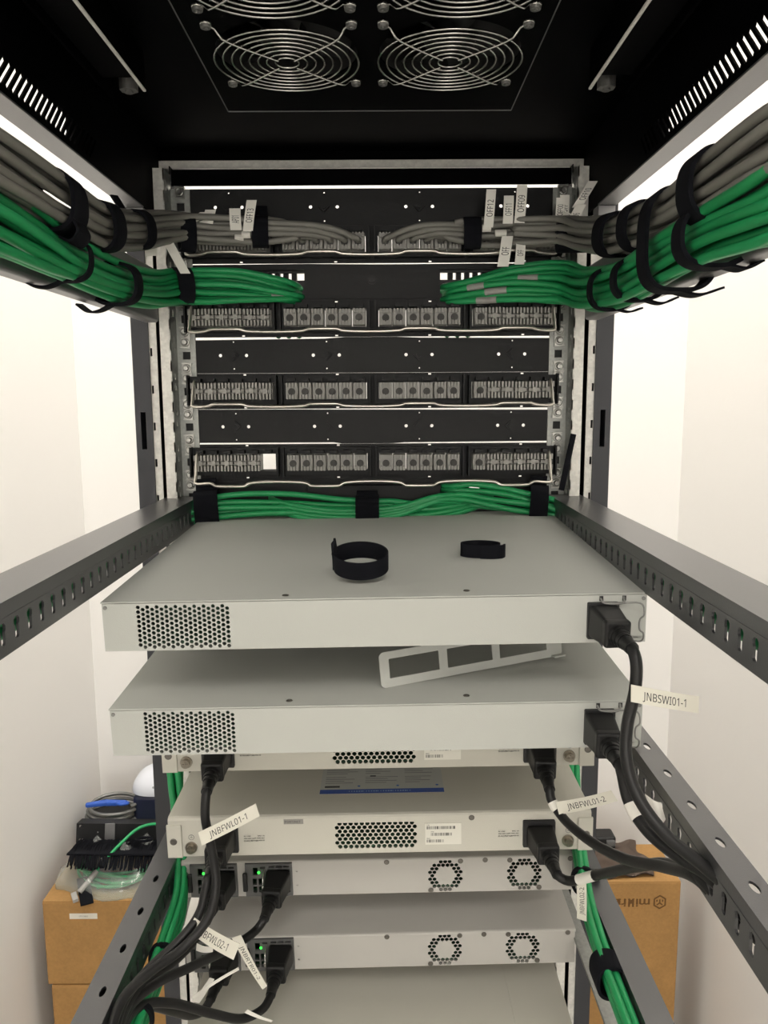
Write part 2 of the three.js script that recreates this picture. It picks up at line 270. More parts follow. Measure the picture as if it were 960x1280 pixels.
function patchPanel(n, label, skip) {
  const yc = HY(n), o = thing('patch_bay', label, 'patch panel', [0, yc, 0], 'patch panels mounted across the rack');
  const win = [], tiny = [];
  for (const x of MX) { win.push(rectPath(x - .0506, -.0100, x + .0506, .0100)); for (const s of [-1, 1]) tiny.push(rectPath(x + .0135 - .0018, s * .0205 - .0009, x + .0135 + .0018, s * .0205 + .0009)); }
  part(o, 'panel_plate', plate(rectPts(-.2405, -.0222, .2405, .0222), [...win, ...tiny], .002).translate(0, 0, -.0042), M.panel);
  MX.forEach((x, m) => {
    const f = part(o, 'jack_frame', [plate(rectPts(x - .0552, -.0165, x + .0552, .0185), [rectPath(x - .0512, -.0108, x + .0512, .0108)], .010).translate(0, 0, -.0022), ...[-.0425, -.0255, -.0085, .0085, .0255, .0425].map(d => box(.010, .004, .016, x + d, .0135, .012)), span(x - .0555, x - .0535, -.0175, .0195, .008, .019), span(x + .0535, x + .0555, -.0175, .0195, .008, .019)], M.panel);
    for (let j = 0; j < 6; j++) {
      if (skip && m === 0 && j === 5) continue;
      const flat = m === 1 || m === 2 || (m === 3 && j === 0);
      const J = part(f, 'jack', flat ? jackFlat : jackRibbed, M.jack);
      J.position.set(x + (j - 2.5) * JP + jit(.00035), jit(.0003), .0005 + jit(.0006));
      if (flat) { const c = new THREE.Mesh(jackCap, M.jackDark); c.name = 'jack_cap'; c.position.copy(J.position); c.castShadow = c.receiveShadow = true; f.add(c); }
    }
  });
  const dip = n === -3 ? -1 : 1, y0 = n === -3 ? -.0235 : -.0178, p = [[-.2195, .012, .004], [-.2195, .012, .020], [-.2195, y0 + .006, .034], [-.2190, y0, .038]];
  for (const x of MX) { const a = x - .018, b = x + .016, h = dip > 0 ? .0020 : -.0034; p.push([a - .006, y0, .040], [a - .001, y0 + h * .9, .0405], [a + .004, y0 + h, .041], [b - .004, y0 + h, .041], [b + .001, y0 + h * .9, .0405], [b + .006, y0, .040]); }
  p.push([.2190, y0, .038], [.2195, y0 + .006, .034], [.2195, .012, .020], [.2195, .012, .004]);
  part(o, 'cable_support_bar', rod(p, .0020, 150), M.rod);
  return o;
}
patchPanel(3, 'topmost patch panel where the gray cables end', false);
patchPanel(1, 'patch panel just below the two green cable entries');
patchPanel(-1, 'middle patch panel between the two blank panels');
patchPanel(-3, 'lowest patch panel with one empty white-lit jack opening', true);

function blank(n, label, edgeTop, edgeBot) {        // edges: [x, dy] pairs that trim the plate where light leaks past it
  const o = thing('blank_panel', label, 'blank panel', [0, HY(n), 0]), holes = [];
  for (const x of MX) { holes.push(ngon(x - .0163, 0, .0021, 16), ngon(x + .0163, 0, .0021, 16), ngon(x + .0005, .0165, .0010, 8), ngon(x + .0005, -.0165, .0010, 8)); }
  const top = edgeTop.map(([x, d]) => [x, .0220 - d]).reverse(), bot = edgeBot.map(([x, d]) => [x, -.0220 + d]);
  part(o, 'panel_plate', plate([...bot, ...top], holes, .002).translate(0, 0, -.0042), M.panel);
  for (const x of MX) part(o, 'ring_mount', [cyl(.0072, .004, 'z', x, 0, 0, 4), cyl(.0036, .004, 'z', x, 0, .0020, 10)], M.panel);
  return o;
}
blank(4, 'top blank panel above the gray cables', [[-.2405, .0008], [-.0, .0008], [.2405, .0008]], [[-.2405, 0], [.2405, 0]]);
blank(0, 'blank panel under the green cable panel with four ring mounts', [[-.2405, .0030], [-.21, .0030], [-.06, .0018], [-.035, 0], [.03, 0], [.06, .0012], [.2405, .0026]], [[-.2405, 0], [.2405, 0]]);
blank(-2, 'lower blank panel above the lowest patch panel', [[-.2405, .0], [-.11, .0004], [.0, .0012], [.2405, .0026]], [[-.2405, .0018], [-.05, .0016], [-.04, 0], [.025, 0], [.04, .0012], [.2405, .0022]]);
{
  const o = thing('cable_manager', 'cable pass-through panel with two openings for green cables', 'cable panel', [0, HY(2), 0]);
  part(o, 'panel_plate', plate([[-.2405, -.0222], [.2405, -.0222], [.2405, .0205], [.13, .0212], [.02, .0205], [-.08, .0216], [-.2405, .0208]], [rectPath(-.163, -.0195, -.0837, .0150), rectPath(.0842, -.0195, .163, .0150)], .0022).translate(0, 0, -.0044), M.panel);
  part(o, 'return_lip', [span(-.0835, .084, -.0205, .0205, -.0022, -.0008)], M.panel);
  part(o, 'screw', [cyl(.0036, .004, 'z', 0, .002, .001, 10), cyl(.0055, .001, 'z', 0, .002, -.0003, 16)], M.plastic);
  for (const s of [-1, 1]) for (const d of [.0985, .1090, .1195, .130, .1405, .151]) part(o, 'comb_finger', box(.0062, .013, .010, s * d, .009, -.026), M.panel);
  for (const sd of [-1, 1]) part(o, 'brush_strip', [span(sd < 0 ? -.166 : .081, sd < 0 ? -.081 : .166, -.021, .0035, -.020, -.014), span(sd < 0 ? -.166 : .081, sd < 0 ? -.081 : .166, .0125, .019, -.020, -.014)], M.plastic);
  const q = thing('cable_manager', 'lowest cable panel behind the long green bundle', 'cable panel', [0, HY(-4), 0]);
  part(q, 'panel_plate', plate([[-.2405, -.0222], [.2405, -.0222], [.2405, .0222], [-.2405, .0222]], [rectPath(-.205, -.0185, -.0850, .0135), rectPath(.0855, -.0185, .205, .0135)], .0022).translate(0, 0, -.0044), M.panel);
  for (const sd of [-1, 1]) part(q, 'brush_strip', [span(sd < 0 ? -.209 : .082, sd < 0 ? -.081 : .124, -.0205, .016, -.020, -.014), span(sd < 0 ? -.209 : .138, sd < 0 ? -.2 : .209, -.0205, .016, -.020, -.014)], M.plastic);
  part(q, 'center_plate', [rspan(-.084, .0850, -.0055, .0150, -.0022, .0140, .001)], M.panel);
  part(q, 'screw', [cyl(.0040, .004, 'z', -.0005, -.0015, .0155, 12)], M.plastic);
}

// ---------- rack equipment (origin of each: middle of the lower rear edge; the body runs away from the viewer) ----------
function hexHoles(x0, y0, cols, rows, px, py, r, keep = () => true) {        // columns staggered by half a row
  const h = [];
  for (let i = 0; i < cols; i++) for (let j = 0; j < rows; j++) { const x = x0 + i * px, y = y0 + j * py + (i % 2 ? 0 : py / 2); if (keep(x, y)) h.push(ngon(x, y, r, 8, Math.PI / 8)); }
  return h;
}
function shell(o, w, h, d, mat, top) {               // hollow case: sides, bottom, front wall and the board inside
  part(o, 'chassis', [span(-w / 2, -w / 2 + .0012, 0, h - .001, -d, -.0012), span(w / 2 - .0012, w / 2, 0, h - .001, -d, -.0012), span(-w / 2, w / 2, 0, .0012, -d, -.0012), span(-w / 2, w / 2, 0, h, -d - .002, -d)], mat);
  part(o, 'circuit_board', [span(-w / 2 + .005, w / 2 - .005, .0050, .0066, -d + .01, -.0040), span(-w / 2 + .012, -w / 2 + .10, .0066, .0200, -d + .03, -.060), span(.02, .09, .0066, .0160, -d * .7, -.050)], M.board);
  return top;
}
const inletGeo = shared([plate(roundRect(-.0165, -.0145, .0165, .0145, .0015), [rectPath(-.0120, -.0085, .0120, .0085)], .003).translate(0, 0, .0001), box(.026, .019, .0006, 0, 0, .0004)]);
const screwGeo = shared([new THREE.TorusGeometry(.0023, .0007, 6, 16), cyl(.0022, .0004, 'z', 0, 0, .0002, 14)]);
const groundGeo = shared([cyl(.0062, .0015, 'z', 0, 0, .0008, 18), cyl(.0044, .005, 'z', 0, 0, .0035, 16), box(.0066, .0012, .001, 0, 0, .0063), box(.0012, .0066, .001, 0, 0, .0063)]);
const tinyText = (lines, w = 256, h = 96, size = 22, color = '#33332f') => new THREE.MeshStandardMaterial({ roughness: .6, transparent: true, map: canvasTex(w, h, (k) => { k.clearRect(0, 0, w, h); k.fillStyle = color; k.font = `bold ${size}px sans-serif`; lines.forEach((s, i) => k.fillText(s, 4, (i + 1) * (h / (lines.length + .3)))); }) });
function decal(w, h, x, y, z = .0003) { const g = new THREE.BoxGeometry(w, h, .0004).translate(x, y, z); g.userData.keepUV = true; return g; }
const acText = tinyText(['AC LINE', '100-240V AC', '50-60Hz 2.1 1.2A']);
const swText = tinyText(['100-240V~'], 128, 32, 20, '#55554f');
const barcode = (rows) => std({ roughness: .6, map: canvasTex(256, 160, (k) => { k.fillStyle = '#dedcd2'; k.fillRect(0, 0, 256, 160); let y = 8; for (const [t, x0, x1] of rows) { k.fillStyle = '#4a4a45'; k.font = '13px sans-serif'; k.fillText(t, x0, y + 10); for (let x = x0; x < x1; x += 2 + Math.floor(rnd() * 5)) k.fillRect(x, y + 14, 1 + Math.floor(rnd() * 3), 22); y += 50; } }) });

// two network switches
function networkSwitch(label, pos, roll, sag) {
  const o = thing('network_switch', label, 'network switch', pos), w = .4385, h = .0415, d = .372;
  o.rotation.set(sag, 0, roll, 'ZXY');
  shell(o, w, h, d, M.white);
  part(o, 'rear_panel', plate(rectPts(-w / 2 + .0004, .0004, w / 2 - .0004, h - .0013), [...hexHoles(-.1900, .0034, 20, 9, .00377, .00395, .00168), ], .0012).translate(0, 0, -.0012), M.white);
  part(o, 'top_cover', [rspan(-w / 2 - .0004, w / 2 + .0004, h - .0008, h + .0004, -d, .0008, .0005)], M.white);
  { const q = part(o, 'power_inlet', inletGeo, M.socket); q.position.set(.1835, .0195, 0); q.rotation.z = Math.PI / 2; q.scale.set(.92, .86, 1); }
  for (const [x, z] of [[-.0725, -.010], [.0755, -.014]]) { const s = part(o, 'screw', screwGeo, M.screw); s.rotation.x = -Math.PI / 2; s.position.set(x, h + .0002, z); }
  part(o, 'retention_clip', [...rod([[.186, .0345, .003], [.200, .0345, .004], [.2125, .0345, .008], [.2130, .0265, .012], [.2098, .0240, .013], [.2098, .0150, .013], [.2130, .0120, .012], [.2130, .0040, .008], [.206, .003, .004]], .0007, 48), ...rod([[.1815, .0375, .001], [.1830, .0350, .004], [.1990, .0350, .004], [.2000, .0385, .001]], .0009, 20)], M.galvDark);
  part(o, 'hinge_slot', [box(.0030, .0040, .0012, .1822, .0375, .0001), box(.0030, .0040, .0012, .2006, .0375, .0001)], M.socket);
  part(o, 'print', decal(.011, .0022, .2105, .0045, .0002), swText);
  for (const sd of [-1, 1]) part(o, 'corner_screw', [cyl(.0016, .001, 'z', sd * (w / 2 - .003), h - .0045, .0002, 10)], M.galvDark);
  return o;
}
networkSwitch('upper white network switch with two loose black straps on its top', [.0046, 1.4862, .385], .0124, .036);
networkSwitch('second white network switch with a white bracket leaning on its top', [.0055, 1.3955, .383], .0120, .040);

// two firewalls
const fwCode = barcode([['S/N', 10, 210], ['P/N', 40, 190], ['MAC', 10, 130]]);
function firewall(label, pos, roll, sag, sticker) {
  const o = thing('firewall', label, 'firewall', pos), w = .432, h = .0435, d = .25, x0 = -w / 2;
  o.rotation.set(sag, 0, roll, 'ZXY');
  shell(o, w, h, d, M.cream);
  part(o, 'rear_panel', plate(rectPts(x0 + .0005, .0004, -x0 - .0005, h - .008), [...hexHoles(-.0440, .0078, 29, 4, .00285, .0084, .00235, (x, y) => y < .034)], .0012).translate(0, 0, -.0012), M.cream);
  const s = new THREE.Shape([[-d, h], [-.003, h], [-.0005, h - .0010], [.0008, h - .003], [.0008, h - .0088], [-.0006, h - .0088], [-.0006, h - .004], [-.003, h - .0014], [-d, h - .0014]].map(p => new THREE.Vector2(-p[0], p[1])));
  part(o, 'top_cover', new THREE.ExtrudeGeometry(s, { depth: w + .001, bevelEnabled: false }).rotateY(Math.PI / 2).translate(-w / 2 - .0005, 0, 0), M.cream);
  for (const sd of [-1, 1]) {
    part(o, 'rack_ear', [rspan(sd * (w / 2 - .013), sd * (w / 2 + .0022), .0, h - .0075, -.0005, .0022, .0006)], M.cream);
    const g = part(o, 'ground_screw', groundGeo, M.ground); g.position.set(sd * .1935 - .0005, .0105, 0);
    const c = part(o, 'screw', screwGeo, M.screw); c.position.set(sd * (w / 2 - .0045), .0180, .0022); c.scale.setScalar(1.25);
    part(o, 'power_inlet', inletGeo, M.socket).position.set(sd < 0 ? -.1615 : .1630, .0195, 0);
    part(o, 'ground_mark', [new THREE.TorusGeometry(.0028, .0003, 5, 18).translate(sd * .1935, .0215, .0001), box(.0005, .0022, .0004, sd * .1935, .0225, .0001), box(.0030, .0005, .0004, sd * .1935, .0212, .0001)], M.galvDark);
  }
  part(o, 'print', [decal(.022, .0085, -.1290, .0195), decal(.022, .0085, .1320, .0195)], acText);
  part(o, 'barcode_label', decal(.037, .0235, .0650, .0205, .0004), fwCode);
  part(o, 'screw', screwGeo, M.screw).position.set(.0940, h - .0055, .0010);
  if (sticker) {
    part(o, 'badge', decal(.0200, .0052, -.0880, h - .0062, .0010), std({ roughness: .5, map: canvasTex(128, 32, (k) => { k.fillStyle = '#8d8b86'; k.fillRect(0, 0, 128, 32); k.fillStyle = '#55534f'; k.font = 'bold 22px sans-serif'; k.fillText('FORTINET', 6, 24); }) }));
    const g = new THREE.BoxGeometry(.134, .0003, .060); g.userData.keepUV = true;
    const st = part(o, 'instruction_sticker', g.translate(.0025, h + .0003, -.0710), std({ roughness: .5, map: canvasTex(512, 230, (k) => {
      k.fillStyle = '#b9bcb8'; k.fillRect(0, 0, 512, 230); k.fillStyle = '#1b49a0'; k.fillRect(0, 196, 512, 34); k.fillStyle = '#8fb0dc'; for (let i = 0; i < 26; i++) k.fillRect(120 + i * 10, 208, 3 + (i * 7) % 6, 8);
      k.fillStyle = '#6b6d70'; for (let c = 0; c < 3; c++) for (let r = 0; r < 9; r++) { if (r === 4) continue; k.fillRect(18 + c * 168, 12 + r * 16, 60 + ((r * 37 + c * 53) % 80), 4); }
      k.fillStyle = '#17181a'; k.fillRect(18, 166, 62, 14); k.fillRect(206, 80, 24, 10); k.fillStyle = '#2a5bb0'; for (const x of [160, 322, 486]) { k.beginPath(); k.arc(x, 170, 6, 0, 7); k.fill(); }
    }) }), 'blue and grey printed sticker');
  }
  return o;
}
firewall('upper cream firewall mostly hidden under the second switch', [.0055, 1.3146, .250], .0106, .020, false);
firewall('lower cream firewall with a blue striped sticker on its top', [.0068, 1.2222, .250], .0130, .012, true);

// two routers
const psuCell = plate(rectPts(-.0262, -.0198, .0262, .0198), [...[0, 1].flatMap(i => [0, 1].map(j => rectPath(-.0180 + i * .0066, -.0150 + j * .0095, -.0135 + i * .0066, -.0075 + j * .0095))), rectPath(-.0015, -.0150, .0235, .0130), ...[0, 1, 2].map(i => rectPath(.0002 + i * .0082, .0150, .0068 + i * .0082, .0172)), rectPath(-.0175, .0060, -.0120, .0155), rectPath(-.0095, .0140, -.0035, .0165)], .0030).translate(0, 0, -.0025);
const psuGeo = shared([psuCell]), psuInlet = shared([span(-.0015, .0235, -.0150, .0130, -.0030, -.0018)]);
const psuHandle = shared([tube([[-.0040, .0140, .001], [-.0045, .010, .012], [-.0040, .002, .016], [-.0032, -.008, .012], [-.0030, -.014, .002]], .0009, 24, 6), rbox(.0030, .0065, .003, .0012, -.0040, .0015, .0165)]);
function router(label, pos, roll, sag) {
  const o = thing('router', label, 'router', pos), w = .443, h = .0430, d = .17;
  o.rotation.set(sag, 0, roll, 'ZXY');
  shell(o, w, h, d, M.lilac);
  const holes = [rectPath(-.2110, .0030, -.1594, .0408), rectPath(-.1496, .0030, -.0980, .0408)];
  for (const x of [.0735, .1620]) {
    const hh = []; const p = .0049; for (let i = -5; i <= 5; i++) for (let j = -5; j <= 5; j++) { const hx = (i + (j & 1) * .5) * p, hy = j * p * .866, q = Math.hypot(hx, hy); if (q > .0103 && q < .0182) hh.push(ngon(x + hx, .0205 + hy, .00246, 6, Math.PI / 6)); }
    holes.push(...hh);
  }
  part(o, 'rear_panel', plate(rectPts(-w / 2 + .0004, .0004, w / 2 - .0004, h - .0012), holes.filter(q => q.getPoints().every(v => v.y < h - .0018 && v.y > .0010)), .0012).translate(0, 0, -.0012), M.lilac);
  const s = new THREE.Shape([[-d, h], [-.002, h], [0, h - .0006], [.0007, h - .002], [.0007, h - .0032], [-.0003, h - .0032], [-.0003, h - .003], [-.002, h - .0012], [-d, h - .0012]].map(p => new THREE.Vector2(-p[0], p[1])));
  part(o, 'top_cover', new THREE.ExtrudeGeometry(s, { depth: w + .001, bevelEnabled: false }).rotateY(Math.PI / 2).translate(-w / 2 - .0005, 0, 0), M.lilac);
  for (const x of [-.1852, -.1238]) {
    const p = part(o, 'power_supply', psuGeo, M.psu); p.position.set(x, .0218, .0028);
    part(p, 'power_inlet', psuInlet, M.socket);
    part(p, 'led_lamp', new THREE.SphereGeometry(.0016, 10, 8).scale(1, 1, .6).translate(-.0108, .0100, .0012), M.led, 'lit green status light');
    part(p, 'handle', psuHandle, M.chrome, 'bent chrome handle');
    part(p, 'latch', [rbox(.0050, .022, .004, .0012, -.0262, -.001, .0022)], M.socket);
    const l = new THREE.PointLight(rgb(.05, 1, .08), .00004); l.position.set(-.0108, .0100, .004); p.add(l);
  }
  for (const [x, y] of [[.0905, .0385], [.0570, .0035], [.1455, .0385], [.1785, .0045], [.1180, .0393], [.0080, .0390], [.2130, .0390]]) part(o, 'screw', screwGeo, M.screw).position.set(x, y, .0008);
  part(o, 'print', [decal(.0030, .0020, -.0925, .0300, .0002), decal(.0030, .0020, -.0925, .0130, .0002)], swText);
  return o;
}
router('upper of two pale routers with green lit power supplies', [.0060, 1.1345, .188], .0150, .022);
router('lower of two pale routers above the bottom enclosure', [.0060, 1.0430, .188], .0200, .022);
{
  const o = thing('equipment_case', 'plain cream equipment case at the bottom of the picture', 'equipment case', [.0045, .9120, .34]);
  const w = .425, h = .088, d = .36;
  part(o, 'body', [rspan(-w / 2, w / 2, 0, h - .001, -d, 0, .001)], M.cream);
  part(o, 'top_cover', [rspan(-w / 2 - .0006, w / 2 + .0006, h - .001, h + .0006, -d, .0010, .0006)], M.cream);
  part(o, 'lid_seam', [rspan(.150, w / 2 - .004, h + .0006, h + .0012, -d, -.08, .0002)], M.cream);
}

// ---------- loose things on the switches ----------
function ribbon(path, width, thick, axis, seg = 80, closed = true) {        // closed path of 2-D points (a, b) swept as a band of the given width along the third axis
  const c = new THREE.CatmullRomCurve3(path.map(p => V(p[0], p[1], p[2] || 0)), closed, 'centripetal'); const n = seg, pos = [], idx = [];
  for (let i = 0; i <= n; i++) {
    const p = c.getPointAt(i / n), t = c.getTangentAt(i / n), nx = t.y, ny = -t.x, l = Math.hypot(nx, ny) || 1;
    for (const [k, s] of [[.5, -.5], [.5, .5], [-.5, .5], [-.5, -.5]]) pos.push(p.x + nx / l * thick * k, p.y + ny / l * thick * k, p.z + s * width);
  }
  for (let i = 0; i < n; i++) for (let k = 0; k < 4; k++) { const a = i * 4 + k, b = i * 4 + (k + 1) % 4, e = a + 4, f = b + 4; idx.push(a, e, b, b, e, f); }
  if (!closed) { idx.push(0, 1, 2, 0, 2, 3); const q = n * 4; idx.push(q, q + 2, q + 1, q, q + 3, q + 2); }
  const g = new THREE.BufferGeometry(); g.setAttribute('position', new THREE.Float32BufferAttribute(pos, 3)); g.setIndex(idx);
  let h = g.toNonIndexed(); h.computeVertexNormals();
  if (axis === 'y') h.rotateX(-Math.PI / 2);           // band stands on edge, axis up
  return h;
}
{
  const o = thing('cable_strap', 'larger loose black hook-and-loop strap curled on the upper switch', 'cable strap', [-.0080, 1.5385, .3290]); o.rotation.x = .27;
  const ring = []; for (let i = 0; i < 22; i++) { const a = -.35 + i / 21 * 2 * Math.PI * 1.08, r = .0228 + .0012 * i / 21; ring.push([r * Math.cos(a + Math.PI), .88 * r * Math.sin(a + Math.PI), .0005 * i / 21]); }
  part(o, 'band', ribbon(ring, .0160, .0014, 'y', 120, false).translate(0, .0082, 0), M.velcro);
  const tail = [[-.0205, -.006], [-.0232, 0], [-.0238, .006], [-.0215, .013]];
  const g = ribbon(tail, .0150, .0014, 'y', 30, false); g.rotateX(-.0).translate(0, .0160, 0).applyMatrix4(new THREE.Matrix4().makeRotationZ(.05));
  part(o, 'raised_tail', g, M.velcro);
  part(o, 'tip', plate([[-.006, 0], [.005, 0], [.0015, .0125], [-.0002, .0130]], [], .0014).rotateY(1.25).translate(-.0226, .0200, .0060), M.velcro);
  const q = thing('cable_strap', 'smaller loose black strap rolled on the upper switch', 'cable strap', [.1060, 1.5335, .2500]);
  const r2 = []; for (let i = 0; i < 18; i++) { const a = .9 + i / 17 * 2 * Math.PI * 1.05; r2.push([.0185 * Math.cos(a), .0135 * Math.sin(a)]); }
  part(q, 'band', ribbon(r2, .0125, .0016, 'y', 90, false).translate(0, .0068, 0), M.velcro);
  part(q, 'tail', ribbon([[-.004, -.0150], [.008, -.0165], [.0170, -.0140], [.0205, -.0080]], .0130, .0016, 'y', 24, false).translate(.002, .0068, 0), M.velcro);
}
{
  const o = thing('mounting_bracket', 'white rack bracket with three windows leaning on the second switch', 'bracket', [.0090, 1.4385, .3520]);
  const L = .182, H = .0310, hs = [roundRect(.0085, .0075, .0560, H - .0065, .0006, THREE.Path), roundRect(.0640, .0075, .1090, H - .0065, .0006, THREE.Path), roundRect(.1165, .0075, .1660, H - .0065, .0006, THREE.Path)];
  part(o, 'plate', plate(roundRect(0, 0, L, H, .0045), hs, .0016), M.white);
  part(o, 'foot', [rspan(.170, .182, 0, .0016, 0, .008, .0004)], M.white);
  o.rotation.set(-.12, .36, .04, 'YXZ');
}
single('cable_strap', rspan(-.0035, .0035, 0, .071, 0, .0016, .0006).rotateZ(-.20).rotateX(-.05).translate(.2330, 1.5715, .0330), M.velcro, 'thin black strap leaning against the right mounting rail', 'cable strap');

// ---------- network cables ----------
// A bundle follows one spine; every cable in it keeps its own place in the cross-section and its own end.
function strand(spine, a, b, r, ph, from, to, head, tail, wob = .0016) {
  const c = curveOf(spine), n = 40, pts = [...head], up = V(0, 1, 0), L = spine.length - 1;
  for (let i = 0; i <= n; i++) {
    const t = from + (to - from) * i / n, p = c.getPoint(t), tg = c.getTangent(t), s = V(0, 0, 0).crossVectors(tg, up).normalize(), u = V(0, 0, 0).crossVectors(s, tg);
    const k = t * L, k0 = Math.min(L - 1, Math.floor(k)), f = k - k0, g = (q) => spine[q][3] ?? 1, sc = g(k0) * (1 - f) + g(k0 + 1) * f;
    const A = a * sc + wob * Math.sin(ph + t * 9), B = b * sc + wob * Math.sin(ph * 2.3 + t * 11);
    p.addScaledVector(s, A).addScaledVector(u, B); pts.push([p.x, p.y, p.z]);
  }
  return [...pts, ...tail];
}
function layout(rows, n, pitch, cols) {
  const o = []; let i = 0;
  for (let c = 0; c < cols; c++) for (let r = 0; r < rows && i < n; r++, i++) o.push([(c - (cols - 1) / 2) * pitch * .88, (r - (rows - 1) / 2) * pitch + (c % 2 ? pitch * .45 : 0), r, c]);
  return o;
}
const WORD = ['lowest', 'second lowest', 'third lowest', 'middle', 'third highest', 'second highest', 'topmost'];
const flagTex = (text, dark = '#1d1d1d', bg = '#dedbd0', size = 54, align = 'center') => std({ roughness: .55, map: canvasTex(512, 96, (k) => { k.fillStyle = bg; k.fillRect(0, 0, 512, 96); k.fillStyle = dark; k.font = `${size}px sans-serif`; k.textAlign = align; k.textBaseline = 'middle'; k.fillText(text, align === 'center' ? 256 : 24, 50); }) });
// a paper flag between four corners: start-low, start-high, end-low, end-high, with a bow across its length
function flag(p0, p1, q0, q1, bow = .002, flip = false) {
  const n = 12, pos = [], uv = [], A = V(...p0), B = V(...p1), C = V(...q0), D = V(...q1), nor = V(0, 0, 0).crossVectors(C.clone().sub(A), B.clone().sub(A)).normalize(), th = .00035;
  const at = (u, v, k) => A.clone().lerp(C, u).lerp(B.clone().lerp(D, u), v).addScaledVector(nor, bow * Math.sin(Math.PI * u) + k * th);
  const quad = (a, b, c, d, ua, ub, uc, ud) => { for (const [p, w] of [[a, ua], [b, ub], [c, uc], [a, ua], [c, uc], [d, ud]]) { pos.push(p.x, p.y, p.z); uv.push(flip ? 1 - w[0] : w[0], flip ? 1 - w[1] : w[1]); } };
  for (let i = 0; i < n; i++) {
    const u = i / n, w = (i + 1) / n;
    quad(at(u, 0, .5), at(w, 0, .5), at(w, 1, .5), at(u, 1, .5), [u, 0], [w, 0], [w, 1], [u, 1]);
    quad(at(u, 1, -.5), at(w, 1, -.5), at(w, 0, -.5), at(u, 0, -.5), [u, 1], [w, 1], [w, 0], [u, 0]);
    quad(at(u, 1, .5), at(w, 1, .5), at(w, 1, -.5), at(u, 1, -.5), [u, 1], [w, 1], [w, 1], [u, 1]);
    quad(at(u, 0, -.5), at(w, 0, -.5), at(w, 0, .5), at(u, 0, .5), [u, 0], [w, 0], [w, 0], [u, 0]);
  }
  quad(at(1, 0, .5), at(1, 0, -.5), at(1, 1, -.5), at(1, 1, .5), [1, 0], [1, 0], [1, 1], [1, 1]);
  const g = new THREE.BufferGeometry(); g.setAttribute('position', new THREE.Float32BufferAttribute(pos, 3)); g.setAttribute('uv', new THREE.Float32BufferAttribute(uv, 2)); g.computeVertexNormals(); g.userData.keepUV = true;
  return g;
}
function sleeveOn(pts, i0, i1, r) { return tube(pts.slice(i0, i1 + 1), r, 14, 10); }
function cable(name, pts, r, mat, label, category, group, kids) {
  const body = [tube(pts, r, pts.length * 3, 8), ...[pts[0], pts[pts.length - 1]].map(p => new THREE.SphereGeometry(r, 8, 6).translate(...p))];
  if (!kids) return single(name, body, mat, label, category, group);
  const o = thing(name, label, category, [0, 0, 0], group); part(o, 'jacket', body, mat); kids(o, pts); return o;
}
const GR = .0037, NR = .0037;
// gray bundles of patch panel A
for (const sd of [-1, 1]) {
  const left = sd < 0, spine = left
    ? [[-.2345, 1.835, .550, 1.25], [-.232, 1.8324, .47, 1.2], [-.232, 1.831, .376, 1.15], [-.232, 1.833, .291, 1.1], [-.2315, 1.851, .187, 1], [-.229, 1.869, .110, .95], [-.216, 1.8790, .066, .95], [-.190, 1.8795, .050, 1], [-.150, 1.8795, .043, .95], [-.132, 1.8795, .040, .9]]
    : [[.2335, 1.825, .552, 1.3], [.232, 1.8245, .528, 1.25], [.232, 1.8235, .451, 1.2], [.232, 1.8215, .387, 1.1], [.232, 1.829, .3035, 1.05], [.232, 1.8355, .234, 1], [.230, 1.856, .130, .95], [.221, 1.8710, .074, .95], [.200, 1.8745, .056, 1], [.165, 1.8765, .047, 1], [.130, 1.8770, .042, .9]];
  const lay = layout(4, 12, .0082, 3);
  lay.forEach(([a, b, r, c], i) => {
    const j = i, m = j < 6 ? 0 : 1, xj = (left ? -1 : 1) * Math.abs(MX[m]) + (left ? 1 : -1) * ((j % 6) - 2.5) * JP, near = m === 0;
    const to = near ? .90 - (j % 6) * .004 : 1, end = near ? [] : [[xj * .55 + (left ? -.052 : .052), 1.8800 + b * .55, .038 + .0015 * (c - 1)], [xj + (left ? -.020 : .020), 1.8785 + b * .25, .034], [xj + (left ? -.007 : .007), 1.8765, .030]];
    const riser = (sp, A, z) => [[sp[0][0] + A, 1.988, z - b], [sp[0][0] + A, 1.91, z - b], [sp[0][0] + A, sp[0][1] + .035 + b * .7, z - .006 - b * .7]];
    const pts = strand(spine, a, b, NR, i * 1.7, 0, to, riser(spine, a * 1.2, .576), [...end, [xj, 1.8742, near ? .027 : .026], [xj, 1.8733, .012]]);
    const side = left ? 'left' : 'right';
    const lab = near ? `gray network cable of the ${side} bundle ending at the outer jacks of the topmost panel` : `gray network cable of the ${side} bundle fanning out to the inner jacks`;
    cable('network_cable', pts, NR, M.grayCable, lab, 'network cable', `gray cables of the ${side} upper bundle ${near ? 'at outer jacks' : 'at inner jacks'}`);
  });
}
